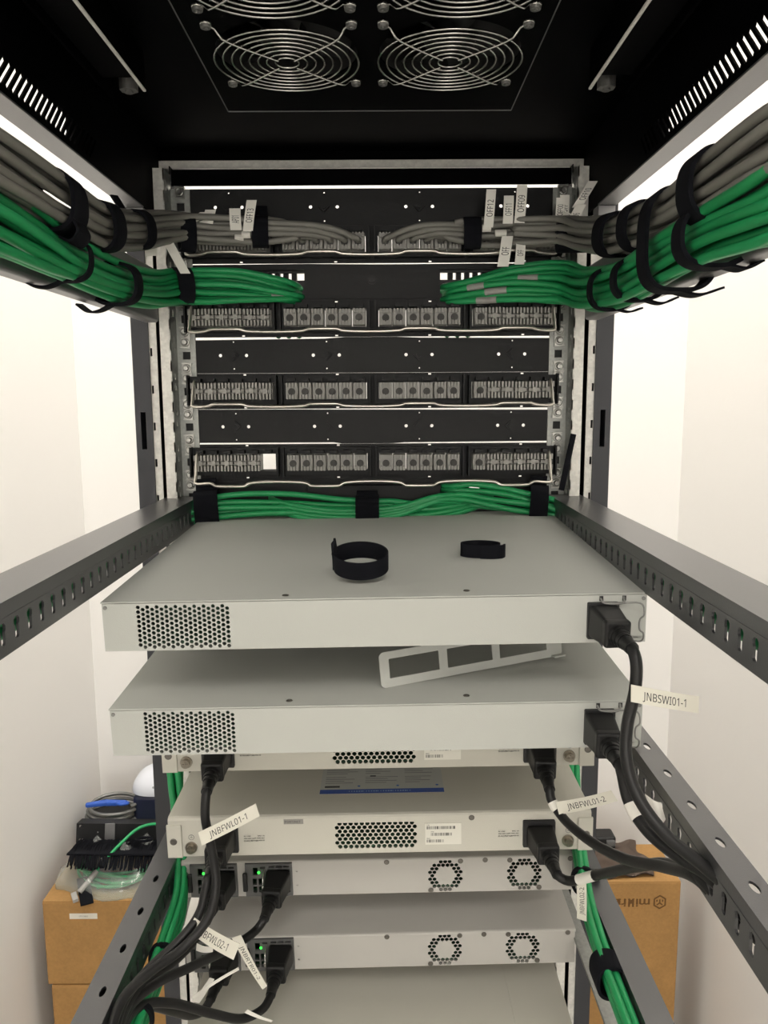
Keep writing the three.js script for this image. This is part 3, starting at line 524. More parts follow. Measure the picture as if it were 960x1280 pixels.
// green bundles that enter the two openings
for (const sd of [-1, 1]) {
  const left = sd < 0, spine = left
    ? [[-.2350, 1.803, .550, 1.3], [-.232, 1.7990, .475, 1.15], [-.232, 1.7960, .417, 1.05], [-.232, 1.7935, .367, .85], [-.232, 1.7945, .245, .88], [-.231, 1.8050, .120, .95], [-.222, 1.8140, .070, .98], [-.195, 1.8165, .050, 1], [-.158, 1.8175, .038, .88], [-.122, 1.8145, .028, .66], [-.101, 1.8130, .017, .55], [-.0925, 1.8130, -.004, .52], [-.0915, 1.8120, -.030, .52]]
    : [[.2335, 1.791, .555, 1.2], [.232, 1.7905, .532, 1.1], [.232, 1.7935, .468, .95], [.232, 1.7930, .383, .92], [.232, 1.7885, .287, .90], [.232, 1.7910, .213, .95], [.231, 1.8000, .125, 1.05], [.223, 1.8125, .074, 1.1], [.200, 1.8160, .056, 1.15], [.165, 1.8175, .044, 1.0], [.128, 1.8150, .030, .72], [.103, 1.8130, .018, .58], [.0930, 1.8130, -.004, .52], [.0920, 1.8120, -.030, .52]];
  const lay = layout(5, left ? 13 : 14, .0080, 3), side = left ? 'left' : 'right';
  lay.forEach(([a, b, r, c], i) => {
    const out = [[sd * (.093 + .004 * c + jit(.002)), 1.810 + b * .7, -.050], [sd * (.095 + .012 * c + jit(.01)), 1.795 + b * .5, -.070 - .012 * c], [sd * (.10 + .014 * c), 1.77, -.085]];
    const head = [[spine[0][0] + a * 1.2, 1.988, .600 - b], [spine[0][0] + a * 1.2, 1.90, .600 - b], [spine[0][0] + a * 1.2, spine[0][1] + .050 + b * .7, .592 - b * .8]];
    const pts = strand(spine, a, b, GR, i * 2.1 + (left ? 0 : 1), 0, 1, head, out, .0022);
    const sleeved = c === (left ? 2 : 0) && r < 4 && (left ? r % 2 === 1 : true);
    const lab = sleeved ? `green network cable with a grey printed sleeve, ${WORD[r]} such in the ${side} upper bundle` : `green network cable without a printed sleeve in the ${side} bundle entering the cable panel opening`;
    const at0 = 3 + (left ? [28, 31, 27, 30][r] : [30, 29, 31, 26][r]);
    cable('network_cable', pts, GR, i % 3 ? M.greenCable : M.greenCable2, lab, 'network cable', sleeved ? null : `green cables of the ${side} upper bundle`, sleeved ? (o, p) => part(o, 'printed_sleeve', tube(p.slice(at0 - 1, at0 + 2), GR + .0004, 14, 10), M.sleeve) : null);
  });
}
// long green bundle along the lowest cable panel, arriving inside the upper depth rails
{
  const L = [[-.240, 1.545, .62, .8], [-.240, 1.545, .40, .8], [-.240, 1.5445, .11, .75], [-.234, 1.5465, .056, .8], [-.205, 1.5515, .042], [-.165, 1.5545, .036], [-.10, 1.5545, .034], [-.04, 1.5500, .033], [.02, 1.5480, .033]];
  const R = [[.240, 1.545, .62, .8], [.240, 1.545, .40, .8], [.240, 1.5445, .11, .75], [.234, 1.5465, .058, .8], [.205, 1.5540, .044, 1], [.165, 1.5610, .038, 1], [.12, 1.5665, .030, .9]];
  layout(4, 6, .0084, 2).forEach(([a, b, r, c], i) => {
    const tail = c ? [[.06, 1.550 + b, .030], [.10, 1.5565 + b * .7, .022], [.128, 1.562, .004], [.136, 1.563, -.03]] : [[.06, 1.5455 + b * .8, .034], [.10, 1.5500 + b * .6, .032], [.135, 1.5570 + b * .4, .018], [.150, 1.560, -.004], [.155, 1.560, -.03]];
    cable('network_cable', strand(L, a, b, GR, i * 1.9, 0, 1, [], tail, .0018), GR, i % 3 ? M.greenCable : M.greenCable2, 'green network cable from the left rail along the lowest cable panel', 'network cable', 'green cables along the lowest cable panel');
  });
  layout(4, 6, .0084, 2).forEach(([a, b, r, c], i) => {
    const tail = r > 1 ? [[.10, 1.5690 + b * .6, .024], [.088, 1.568 + b * .5, .004], [.090, 1.566, -.03]] : [[.08, 1.5660 + b * .5, .040], [.03, 1.5530 + b * .8, .040], [-.04, 1.5490 + b, .040], [-.10, 1.5560 + b, .038], [-.125, 1.5600 + b * .6, .020], [-.135, 1.561, -.02]];
    cable('network_cable', strand(R, -a, b, GR, i * 2.3, 0, 1, [], tail, .0018), GR, i % 3 ? M.greenCable : M.greenCable2, r > 1 ? 'green network cable from the right rail ending beside the lowest center plate' : 'green network cable from the right rail crossing under the center plate', 'network cable', r > 1 ? 'green cables ending right of the center plate' : 'green cables crossing under the center plate');
  });
  // lower bundles beside the firewalls
  const LG = [[-.222, 1.42, .13], [-.2255, 1.32, .140], [-.2285, 1.26, .145], [-.2265, 1.20, .155], [-.219, 1.165, .180], [-.2105, 1.151, .222], [-.208, 1.146, .270], [-.208, 1.140, .34], [-.209, 1.136, .42], [-.210, 1.133, .52], [-.210, 1.13, .60]];
  const RG = [[.236, 1.42, .085], [.238, 1.30, .095], [.237, 1.24, .115], [.232, 1.205, .155], [.224, 1.188, .215], [.2155, 1.178, .28], [.2125, 1.172, .34], [.2120, 1.169, .42], [.212, 1.167, .52], [.212, 1.166, .60]];
  layout(3, 6, .0076, 2).forEach(([a, b], i) => {
    cable('network_cable', strand(LG, a, b, GR, i * 1.3, 0, 1, [], [], .001), GR, i % 2 ? M.greenCable : M.greenCable2, 'green network cable in the lower left bundle beside the firewalls', 'network cable', 'green cables of the lower left bundle');
    cable('network_cable', strand(RG, a, b, GR, i * 1.6, 0, 1, [], [], .001), GR, i % 2 ? M.greenCable : M.greenCable2, 'green network cable in the lower right bundle beside the routers', 'network cable', 'green cables of the lower right bundle');
  });
}
// paper flags on the gray cables: each is a wrap and a standing tab, one thing per cable tag
function cableTag(text, p0, p1, q0, q1, label, wrap, bow = .0015) {
  const o = thing('cable_tag', label, 'cable tag'); part(o, 'tab', flag(p0, p1, q0, q1, bow), text === null ? M.paper : flagTex(text, '#141414', '#f2f0e8', 84));
  if (wrap) part(o, 'wrap', cyl(wrap[3] || .0040, wrap[4] || .010, 'x', wrap[0], wrap[1], wrap[2], 14), M.paper);
  return o;
}
const tagAt = (x, y, z, w, h, lean, tilt = 0) => {     // upright tab: base at (x, y), width w, height h (negative hangs down)
  const s = Math.sin(lean), c = Math.cos(lean), zt = z + tilt; return h > 0
    ? [[x + w / 2, y, z], [x - w / 2, y, z], [x + w / 2 + s * h, y + c * h, zt], [x - w / 2 + s * h, y + c * h, zt]]
    : [[x - w / 2, y + h * c - 0, zt].map((v, i) => i === 0 ? v + s * h : v), [x + w / 2 + s * h, y + h * c, zt], [x - w / 2, y, z], [x + w / 2, y, z]].sort(() => 0);
};
const up = (text, x, y, z, w, h, lean, label, wrap) => { const t = tagAt(x, y, z, w, h, lean); cableTag(text, t[0], t[1], t[2], t[3], label, wrap); };
const down = (text, x, y, z, w, h, lean, label, wrap) => { const s = Math.sin(lean) * h; cableTag(text, [x - s + w / 2, y - h, z], [x - s - w / 2, y - h, z], [x + w / 2, y, z], [x - w / 2, y, z], label, wrap); };
up('OFF13', -.1425, 1.8775, .0560, .0115, .0350, .16, 'paper cable tag reading OFF13 beside the left strap', [-.1450, 1.8745, .0520]);
up('AP01', -.1560, 1.8790, .0560, .0130, .0240, -.02, 'short paper cable tag reading AP left of the OFF13 tag', [-.1530, 1.8710, .0520]);
up('AP', -.1900, 1.8830, .0530, .0125, .0200, .25, 'third paper cable tag from the left strap on the gray bundle', null);
up('OFF', -.2120, 1.8850, .0560, .0130, .0260, 1.0, 'strongly tilted paper tag at the left end of the gray bundle', null);
up('', -.2040, 1.8840, .0540, .0090, .0150, 1.15, 'small blank paper tag peeking from the left gray bundle', null);
down('D2', -.2330, 1.8620, .1350, .0130, .0250, -.02, 'paper tag hanging below the left gray bundle by the strap', null);
down('', -.2235, 1.8580, .1000, .0110, .0340, -.55, 'slanted paper tag hanging over the left mounting rail', null);
up('OFF12', .1350, 1.8800, .0585, .0110, .0420, .07, 'leftmost paper cable tag right of the strap, reading OFF12', [.1335, 1.8800, .0540]);
up('OFF11', .1580, 1.8850, .0540, .0115, .0310, .03, 'paper cable tag half hidden behind the OFF09 tag', null);
up('OFF09', .1710, 1.8850, .0570, .0120, .0420, .06, 'tallest paper cable tag, reading OFF09', null);
up('OFF00', .2170, 1.8850, .0560, .0100, .0280, .04, 'paper cable tag just left of the strap at the right mounting rail', null);
up('OFF', .2230, 1.8860, .0520, .0110, .0310, .02, 'paper cable tag behind the two crossing tags at the right rail', null);
up('OFF10', .2360, 1.9010, .0600, .0110, .0340, .55, 'upper tilted paper cable tag above the strap at the right rail', null);
up('06', .2280, 1.8810, .0620, .0120, .0260, .50, 'lower tilted paper cable tag just above the strap at the right rail', null);
up('', .2480, 1.8800, .0660, .0030, .0360, -1.05, 'narrow slanted strip of paper crossing the tilted tags', null);
down('OFF', .1570, 1.8700, .0600, .0130, .0340, .14, 'longer paper tag hanging down below the right gray bundle, reading OFF', [.1500, 1.8745, .0535, .0040, .013]);
down('OFF', .1735, 1.8640, .0560, .0110, .0250, .06, 'shorter paper tag hanging down behind the longer hanging tag', null);
down('0', .2560, 1.8560, .0900, .0110, .0260, -.22, 'paper tag hanging down beside the right front post', null);

// ---------- straps around the bundles ----------
function bundleStrap(center, dir, a, b, width, label, opt = {}) {       // dir: direction of the bundle; a: half size sideways, b: half height
  const o = thing('bundle_strap', label, 'cable strap', center), n = 20, pts = [];
  for (let i = 0; i < n; i++) { const t = i / n * 2 * Math.PI, c = Math.cos(t), s = Math.sin(t), e = opt.sq ?? .8; pts.push([a * Math.sign(c) * Math.abs(c) ** e, b * Math.sign(s) * Math.abs(s) ** e]); }
  width *= 1.45; part(o, 'loop', ribbon(pts, width, opt.thick || .0030, 'z', 90), M.velcro);
  if (opt.tail) part(o, 'tail', ribbon(opt.tail, width * .9, .0018, 'z', 20, false), M.velcro);
  if (opt.wrap) part(o, 'overlap', rspan(a - .001, a + .003, -b * .7, b * .7, -width * .45, width * .45, .001), M.velcro);
  const d = V(...dir).normalize(); o.rotation.set(-Math.asin(d.y), Math.atan2(d.x, d.z), 0, 'YXZ');
  return o;
}
const back = (x) => [0, x, 1];
bundleStrap([-.232, 1.831, .385], back(.02), .0185, .0215, .019, 'big black strap on the left gray bundle nearest the viewer', { tail: [[.016, -.012], [.020, -.022], [.014, -.029], [.006, -.026]] });
bundleStrap([-.232, 1.834, .292], back(-.15), .0180, .0200, .019, 'second black strap on the left gray bundle counted from the viewer');
bundleStrap([-.2315, 1.852, .190], back(-.2), .0165, .0180, .016, 'third black strap on the left gray bundle, just before the post', { tail: [[-.010, .017], [-.014, .025], [-.018, .032]] });
bundleStrap([-.212, 1.8735, .060], [1, 0, -.45], .0130, .0180, .012, 'small black strap on the left gray bundle by the mounting rail');
bundleStrap([-.1300, 1.8800, .041], [1, 0, -.1], .0130, .0165, .013, 'black strap with a raised end around gray cables right of the OFF13 tag', { tail: [[.006, .016], [.009, .024], [.004, .030]] });
bundleStrap([-.232, 1.7940, .365], back(.1), .0175, .0165, .005, 'thin black tie around the left green bundle nearest the viewer', { tail: [[-.004, -.016], [-.018, -.021], [-.028, -.020], [-.036, -.016]], thick: .0018 });
bundleStrap([-.236, 1.7925, .245], back(-.08), .0215, .0185, .013, 'black strap with a drooping tail on the left green bundle under the bar', { tail: [[-.004, -.018], [-.016, -.024], [-.026, -.025], [-.036, -.018]] });
bundleStrap([-.219, 1.8145, .068], [1, .08, -.75], .0165, .0195, .013, 'black strap on the left green bundle in front of the mounting rail');
bundleStrap([.232, 1.8240, .452], back(.0), .0190, .0225, .016, 'black strap on the right gray bundle nearest the viewer');
bundleStrap([.236, 1.7925, .446], back(0), .0235, .0195, .012, 'black strap on the right green bundle nearest the viewer', { tail: [[.010, -.019], [.022, -.021], [.033, -.016]] });
bundleStrap([.240, 1.8045, .372], back(.0), .0275, .0375, .014, 'long black strap wrapping both right bundles and the side bar together', { sq: .6, tail: [[-.004, -.037], [.016, -.041], [.034, -.036]] });
bundleStrap([.232, 1.8285, .308], back(-.1), .0175, .0190, .015, 'black strap with a loose tip on the right gray bundle above the second green strap', { tail: [[.004, .019], [.014, .022], [.024, .0265]] });
bundleStrap([.232, 1.8360, .236], back(-.15), .0185, .0190, .021, 'wide black strap on the right gray bundle beside the post', { wrap: 1 });
bundleStrap([.237, 1.7880, .290], back(0), .0225, .0180, .009, 'middle black strap on the right green bundle under the bar', { tail: [[.006, -.018], [.020, -.021], [.034, -.016]] });
bundleStrap([.235, 1.7895, .215], back(-.05), .0215, .0195, .008, 'last black strap on the right green bundle before the post', { tail: [[.006, -.019], [.018, -.0215], [.030, -.018]] });
bundleStrap([.2300, 1.8690, .064], [-.95, .05, -.4], .0140, .0170, .022, 'wide black strap on the right gray bundle across the mounting rail', { wrap: 1 });
bundleStrap([.1180, 1.8770, .042], [1, 0, 0], .0120, .0165, .014, 'black strap where the right gray cables start to fan out');
bundleStrap([-.2050, 1.5525, .041], [1, .05, -.1], .0125, .0210, .020, 'broad black strap at the left end of the long green bundle', { tail: [[.010, .018], [.011, .030], [.010, .036]] });
bundleStrap([-.0075, 1.5500, .036], [1, 0, 0], .0120, .0160, .020, 'broad black strap at the middle of the long green bundle', { tail: [[-.002, .016], [.0, .020], [.004, .022]] });
bundleStrap([.2030, 1.5580, .043], [1, -.05, .1], .0125, .0200, .015, 'black strap at the right end of the long green bundle', { tail: [[.010, .018], [.011, .028], [.010, .032]] });
bundleStrap([-.2280, 1.275, .145], [0, 1, -.1], .0105, .0120, .004, 'thin black tie on the lower left bundle below the upper firewall');
bundleStrap([-.208, 1.1435, .300], back(.07), .0110, .0135, .004, 'upper thin black tie on the lower left green bundle');
bundleStrap([-.2085, 1.1380, .370], back(.04), .0110, .0135, .004, 'lower thin black tie on the lower left green bundle');
{
  const o = bundleStrap([.2195, 1.183, .240], back(.15), .0110, .0130, .004, 'black zip tie with a square head on the lower right green bundle');
  part(o, 'head', rbox(.009, .008, .007, .001, .013, .008, .002), M.plastic);
}
bundleStrap([.2122, 1.171, .360], back(.03), .0125, .0145, .018, 'black hook-and-loop strap on the lower right green bundle', { wrap: 1 });

// ---------- power cords ----------
function taperBox(w, h, d, r, sx, sy, from = 0) { const g = rbox(w, h, d, r, 0, 0, d / 2, 3); const p = g.attributes.position; for (let i = 0; i < p.count; i++) { const t = Math.max(0, (p.getZ(i) / d - from) / (1 - from)); p.setX(i, p.getX(i) * (1 - t + t * sx)); p.setY(i, p.getY(i) * (1 - t + t * sy)); } g.computeVertexNormals(); return g; }
const plugGeo = shared([taperBox(.0275, .0240, .031, .0035, .74, .80, .35), rbox(.0215, .0205, .009, .0025, 0, 0, .0315)]);
const boot = []; for (let k = 0; k < 5; k++) boot.push(cyl(.0082 - k * .0008, .0040, 'z', 0, 0, .0385 + k * .0052, 16, .0078 - k * .0008)); boot.push(cyl(.0058, .028, 'z', 0, 0, .050, 14, .0052));
const bootGeo = shared(boot);
function powerCord(label, at, turn, path, tags = [], R = .0044) {
  const o = thing('power_cord', label, 'power cord', at), g = new THREE.Matrix4().makeRotationFromEuler(new THREE.Euler(turn[0], turn[1], turn[2] || 0, 'YXZ'));
  const p = part(o, 'plug', plugGeo, M.plastic), b = part(o, 'strain_relief', bootGeo, M.plastic);
  for (const q of [p, b]) q.rotation.set(turn[0], turn[1], turn[2] || 0, 'YXZ');
  const s = V(0, 0, .050).applyMatrix4(g), e = V(0, 0, .064).applyMatrix4(g), pts = [[s.x, s.y, s.z], [e.x, e.y, e.z], ...path.map(q => [q[0] - at[0], q[1] - at[1], q[2] - at[2]])];
  part(o, 'cable', [tube(pts, R, pts.length * 10, 10), new THREE.SphereGeometry(R, 10, 8).translate(...pts[pts.length - 1])], M.rubber);
  for (const [text, a, c, d, f, bow, wrapAt] of tags) {
    const L = (q) => [q[0] - at[0], q[1] - at[1], q[2] - at[2]];
    part(o, 'label_flag', flag(L(a), L(c), L(d), L(f), bow ?? .002), text ? flagTex(text, '#1c1c1c', '#dcd9cd', 62) : M.paper, text ? `paper flag reading ${text}` : 'blank side of a paper flag');
    if (wrapAt) { const cv = curveOf(pts), u = wrapAt[0], w = wrapAt[1], n = []; for (let i = 0; i <= 6; i++) { const q = cv.getPoint(u + w * i / 6); n.push([q.x, q.y, q.z]); } part(o, 'label_wrap', tube(n, R + .0005, 14, 12), M.paper); }
  }
  return o;
}
const RE = (x, y, z) => [[x, y, z], [.231, y - .005, z + .03], [.234, 1.368, .585], [.234, 1.367, .61]];
powerCord('power cord of the upper switch with a flag reading JNBSWI01-1', [.1880, 1.5080, .3862], [.05, .06, 1.5708], [[.1925, 1.497, .458], [.1915, 1.478, .461], [.186, 1.452, .464], [.183, 1.432, .474], [.187, 1.412, .487], [.201, 1.393, .506], ...RE(.219, 1.384, .530)],
  [['JNBSWI01-1', [.1868, 1.4715, .4672], [.1864, 1.4843, .4672], [.2375, 1.4605, .4620], [.2374, 1.4730, .4620], .0015]]);
powerCord('power cord of the second switch with a white wrap and curled tag', [.1880, 1.4165, .3845], [.02, -.02, 1.5708], [[.1865, 1.411, .456], [.1895, 1.394, .464], [.197, 1.382, .481], [.211, 1.376, .505], ...RE(.222, 1.376, .525)],
  [[null, [.2065, 1.3823, .470], [.1986, 1.4033, .470], [.2145, 1.3835, .470], [.2105, 1.3965, .470], .004, [.34, .06]]]);
powerCord('right power cord of the upper firewall, flag reading JNBFWL01-2', [.1690, 1.3345, .2512], [.16, -.06], [[.1660, 1.317, .318], [.174, 1.306, .330], [.188, 1.307, .370], [.203, 1.321, .420], [.2155, 1.346, .470], ...RE(.221, 1.366, .515)],
  [['JNBFWL01-2', [.1706, 1.3090, .331], [.1673, 1.3216, .331], [.2255, 1.3188, .325], [.2192, 1.3291, .325], .002, [.215, .045]]]);
powerCord('right power cord of the lower firewall with a hanging flag', [.1705, 1.2420, .2512], [.05, .06], [[.182, 1.2370, .321], [.202, 1.258, .345], [.2165, 1.308, .410], [.2205, 1.345, .465], ...RE(.222, 1.368, .520)],
  [['JNBFWL02-2', [.2035, 1.1905, .315], [.1942, 1.1939, .315], [.1990, 1.2418, .325], [.1900, 1.2402, .325], .002, [.27, .06]]]);
const LE = (y, z) => [[-.2125, y, z], [-.2140, y - .022, z + .06], [-.2140, 1.152, .54], [-.2140, 1.150, .61]];
powerCord('left power cord of the upper firewall, flag reading JNBFWL01-1', [-.1560, 1.3340, .2512], [.15, .03], [[-.1550, 1.312, .318], [-.1550, 1.300, .319], [-.151, 1.268, .316], [-.147, 1.236, .322], [-.152, 1.212, .335], [-.172, 1.194, .352], [-.196, 1.188, .375], ...LE(1.181, .398)],
  [['JNBFWL01-1', [-.1570, 1.2790, .3275], [-.1600, 1.2918, .3275], [-.1040, 1.3045, .322], [-.1073, 1.3170, .322], .001]]);
powerCord('left power cord of the lower firewall, running behind the JNBFWL01-1 flag', [-.1550, 1.2417, .2512], [.06, .0], [[-.157, 1.231, .322], [-.160, 1.216, .327], [-.167, 1.204, .334], [-.180, 1.193, .345], [-.200, 1.183, .365], ...LE(1.176, .392)],
  [[null, [-.1765, 1.2080, .300], [-.1672, 1.2079, .300], [-.1875, 1.1673, .300], [-.1798, 1.1655, .300], .001]]);
powerCord('power cord in the left supply of the upper router, flag reading JNBFWL02-1', [-.1680, 1.1545, .1915], [.08, -.10], [[-.178, 1.144, .264], [-.184, 1.145, .285], [-.193, 1.153, .320], [-.204, 1.164, .356], ...LE(1.168, .392)],
  [['JNBFWL02-1', [-.1721, 1.1989, .335], [-.1649, 1.2118, .335], [-.1302, 1.1684, .335], [-.1237, 1.1850, .335], .002], [null, [-.1714, 1.1593, .310], [-.1704, 1.1670, .310], [-.1553, 1.1575, .310], [-.1551, 1.1635, .310], .002]]);
powerCord('power cord in the right supply of the upper router, flag reading JNBRTR01-2', [-.1070, 1.1555, .1915], [.05, -.11], [[-.1210, 1.146, .263], [-.1400, 1.148, .290], [-.1700, 1.155, .325], [-.1980, 1.163, .360], ...LE(1.164, .392)],
  [['JNBRTR01-2', [-.1378, 1.1677, .304], [-.1288, 1.1711, .304], [-.1098, 1.1103, .302], [-.1051, 1.1142, .302], .002]]);
powerCord('power cord in the left supply of the lower router with thin paper strips', [-.1680, 1.0640, .1915], [.06, -.08], [[-.178, 1.056, .264], [-.186, 1.068, .285], [-.194, 1.098, .315], [-.206, 1.138, .355], ...LE(1.158, .390)],
  [[null, [-.1325, 1.1302, .300], [-.1332, 1.1332, .300], [-.1778, 1.0995, .300], [-.1808, 1.1013, .300], .002], [null, [-.1656, 1.1100, .285], [-.1608, 1.1082, .285], [-.1844, 1.0833, .285], [-.1772, 1.0815, .285], .002]]);
powerCord('power cord in the right supply of the lower router, sagging lowest', [-.1065, 1.0645, .1915], [.0, -.05], [[-.1150, 1.061, .268], [-.1320, 1.064, .285], [-.1580, 1.093, .312], [-.1880, 1.130, .342], [-.2060, 1.150, .368], ...LE(1.156, .394)],
  [[null, [-.1313, 1.0730, .288], [-.1280, 1.0766, .288], [-.1050, 1.0596, .285], [-.1033, 1.0614, .285], .001]]);

// ---------- corner behind the rack, left: boxes and leftovers ----------
function carton(name, label, x0, x1, y0, y1, z0, z1, print) {
  const o = thing(name, label, 'box', [(x0 + x1) / 2, y0, (z0 + z1) / 2]), w = x1 - x0, h = y1 - y0, d = z1 - z0;
  part(o, 'body', [rbox(w, h - .002, d, .003, 0, (h - .002) / 2, 0, 2)], M.card);
  part(o, 'flap', [rspan(-w / 2 + .001, w / 2 - .001, h - .003, h, .001, d / 2 - .0005, .0012)], M.card); part(o, 'flap', [rspan(-w / 2 + .001, w / 2 - .001, h - .003, h, -d / 2 + .0005, -.001, .0012)], M.card);
  print?.(o, w, h, d); return o;
}
carton('cardboard_box', 'upper cardboard box with a small white label in the corner', -.655, -.30, .5435, .7229, -.755, -.40, (o, w, h, d) => {
  const g = decal(.054, .0115, -.655 + .4775 + .079, .1475, 0); g.translate(0, 0, d / 2 + .0002);
  part(o, 'label_sticker', g, flagTex('UTP CABLE', '#77756c', '#e6e2d6', 34));
});
carton('cardboard_box', 'lower cardboard box carrying the box with the white label', -.648, -.30, 0, .5425, -.752, -.398, (o, w, h, d) => {
  part(o, 'printed_mark', [span(-.088, -.083, h - .085, h - .055, d / 2, d / 2 + .0004), span(-.083, -.060, h - .060, h - .055, d / 2, d / 2 + .0004), span(-.078, -.066, h - .085, h - .067, d / 2, d / 2 + .0004)], M.cardEdge);
});
{
  // clear bag: a low crumpled cushion
  const g = new THREE.SphereGeometry(1, 48, 20), p = g.attributes.position;
  for (let i = 0; i < p.count; i++) {
    let x = p.getX(i), y = p.getY(i), z = p.getZ(i); const a = Math.atan2(z, x);
    const k = 1 + .06 * Math.sin(5 * a + 1) + .04 * Math.sin(13 * a + 3 * y), c = .07 * Math.sin(9 * x + 7 * z) + .06 * Math.sin(17 * x - 11 * z + 2);
    x = Math.sign(x) * Math.abs(x) ** .75; z = Math.sign(z) * Math.abs(z) ** .75;
    p.setXYZ(i, x * .118 * k, Math.max(-.0, (y > 0 ? y ** .7 : 0) * .040 * (1 + c * 3)), z * .120 * k);
  }
  g.computeVertexNormals();
  single('plastic_bag', g.translate(-.535, .7236, -.525), M.clear, 'crumpled clear plastic bag holding green patch cables on the box', 'bag');
  for (let k = 0; k < 4; k++) {
    const pts = []; for (let i = 0; i < 30; i++) { const t = i / 29 * Math.PI * 4.6 + k; pts.push([-.535 + (.082 + .012 * Math.sin(t * 1.3 + k)) * Math.cos(t), .7300 + .006 * k + .003 * Math.sin(t * 2 + k), -.520 + (.080 + .012 * Math.cos(t * 1.7 + k)) * Math.sin(t)]); }
    single('patch_cable', tube(pts, .0030, 120, 6), M.greenCable2, 'coiled green patch cable inside the clear plastic bag', 'patch cable', 'green patch cables in the plastic bag');
  }
  const b = thing('brush_panel', 'black brush strip rack panel lying on the plastic bag', 'brush panel', [-.40, .7710, -.552]);
  part(b, 'panel_plate', [plate(rectPts(-.2413, -.0190, .2413, .0215), [roundRect(-.2360, .0120, -.2250, .0185, .003, THREE.Path), roundRect(-.2360, -.0165, -.2250, -.0100, .003, THREE.Path), ngon(-.196, .004, .0016, 10)], .0018), span(-.2413, .2413, .0200, .0215, -.030, 0)], M.panel);
  const bristles = []; for (let i = 0; i < 90; i++) { const x = -.232 + i * .00215, f = i / 90, len = .120 + jit(.006) - .012 * f; bristles.push(tube([[x, -.012 + jit(.002), .003], [x + jit(.002), -.012 + jit(.003), .045], [x + .008 + jit(.004) + .012 * (1 - f), -.022 + jit(.003) - .010 * f, len]], .0016, 6, 4)); }
  const br = part(b, 'brush', bristles, M.velcro); br.userData.kind = 'stuff';
  part(b, 'backing', [rspan(-.232, -.040, -.016, -.012, .0, .080, .001)], M.velcro);
  part(b, 'clip', [rspan(-.181, -.160, -.0190, .0222, .0018, .0034, .0006), rspan(-.181, -.160, -.0260, -.0185, .0030, .0060, .0006)], M.bar, 'grey clip over the panel');
  b.rotation.set(-.20, .02, -.02);
  const pc = thing('patch_cable', 'single bright green patch cable with a clear boot lying across the brush panel', 'patch cable');
  part(pc, 'jacket', tube([[-.575, .7415, -.425], [-.560, .7600, -.450], [-.530, .7850, -.495], [-.500, .8000, -.530], [-.46, .806, -.532], [-.40, .800, -.50], [-.34, .80, -.47]], .0032, 50, 8), M.greenCable2);
  part(pc, 'boot', [tube([[-.5850, .7345, -.410], [-.5735, .7455, -.428], [-.5630, .7565, -.446]], .0052, 12, 8)], M.sleeve);
  part(pc, 'plug', rbox(.0105, .008, .020, .001).rotateY(.55).rotateX(.25).translate(-.5905, .7310, -.400), M.sleeve, 'clear plastic connector');
  single('cable_strap', [new THREE.TorusGeometry(.016, .0028, 8, 30).rotateX(1.25).translate(-.488, .782, -.515)], M.velcro, 'small black strap loop around the bright green patch cable', 'cable strap');
  single('cable_strap', [rspan(-.012, .012, 0, .0024, -.04, .04, .001).rotateX(.12).rotateY(.45).translate(-.578, .7300, -.420)], M.velcro, 'short black strap end hanging under the clear connector', 'cable strap');
  const coil = []; for (let i = 0; i < 60; i++) { const t = i / 59 * Math.PI * 6.2; coil.push([-.600 + (.054 + .005 * Math.sin(t * .7)) * Math.cos(t), .7560 + .0006 * i, -.655 + .042 * Math.sin(t)]); }
  single('cable_coil', tube(coil, .0042, 200, 7), M.galvDark.clone(), 'grey cable coil lying behind the brush panel', 'cable coil');
  const cl = thing('cable_clipper', 'blue plastic hand tool lying on the grey cable coil', 'tool', [-.606, .800, -.636]);
  part(cl, 'handle', [taperBox(.014, .012, .046, .004, .7, .8).rotateY(Math.PI / 2).translate(.0, 0, .004), taperBox(.014, .012, .048, .004, .6, .8).rotateY(-Math.PI / 2 + .25).translate(.004, 0, .002)], M.blue); part(cl, 'ring_grip', [new THREE.TorusGeometry(.011, .0035, 8, 20).rotateX(Math.PI / 2 - .3).translate(.038, .001, .008)], M.blue);
  const kit = thing('storage_tray', 'dark tray holding the coil behind the brush panel', 'tray', [-.585, .7232, -.665]);
  part(kit, 'base', [rspan(-.080, .045, 0, .028, -.055, .050, .006)], M.panel);
  const dv = thing('label_dispenser', 'white domed desk device with dark blue base and grey inset', 'device', [-.492, .7235, -.690]);
  part(dv, 'base', [rspan(-.060, .060, 0, .088, -.045, .050, .012, 3)], std({ color: rgb(.02, .025, .06), roughness: .35 }));
  { const t = new THREE.SphereGeometry(1, 36, 18, 0, Math.PI * 2, 0, Math.PI / 2), q = t.attributes.position; for (let i = 0; i < q.count; i++) { const X = q.getX(i), Zz = q.getZ(i); q.setXYZ(i, Math.sign(X) * Math.abs(X) ** .7 * .068, q.getY(i) * .042, Math.sign(Zz) * Math.abs(Zz) ** .7 * .058); } t.computeVertexNormals();
    part(dv, 'cover', [t.translate(0, .090, 0), new THREE.CylinderGeometry(.062, .060, .004, 32).scale(1, 1, .86).translate(0, .089, 0)], std({ color: rgb(.72, .74, .80), roughness: .3 })); }
  part(dv, 'inset', [rspan(-.014, .040, .100, .112, .030, .054, .004)], std({ color: rgb(.30, .31, .33), roughness: .4 }));
}
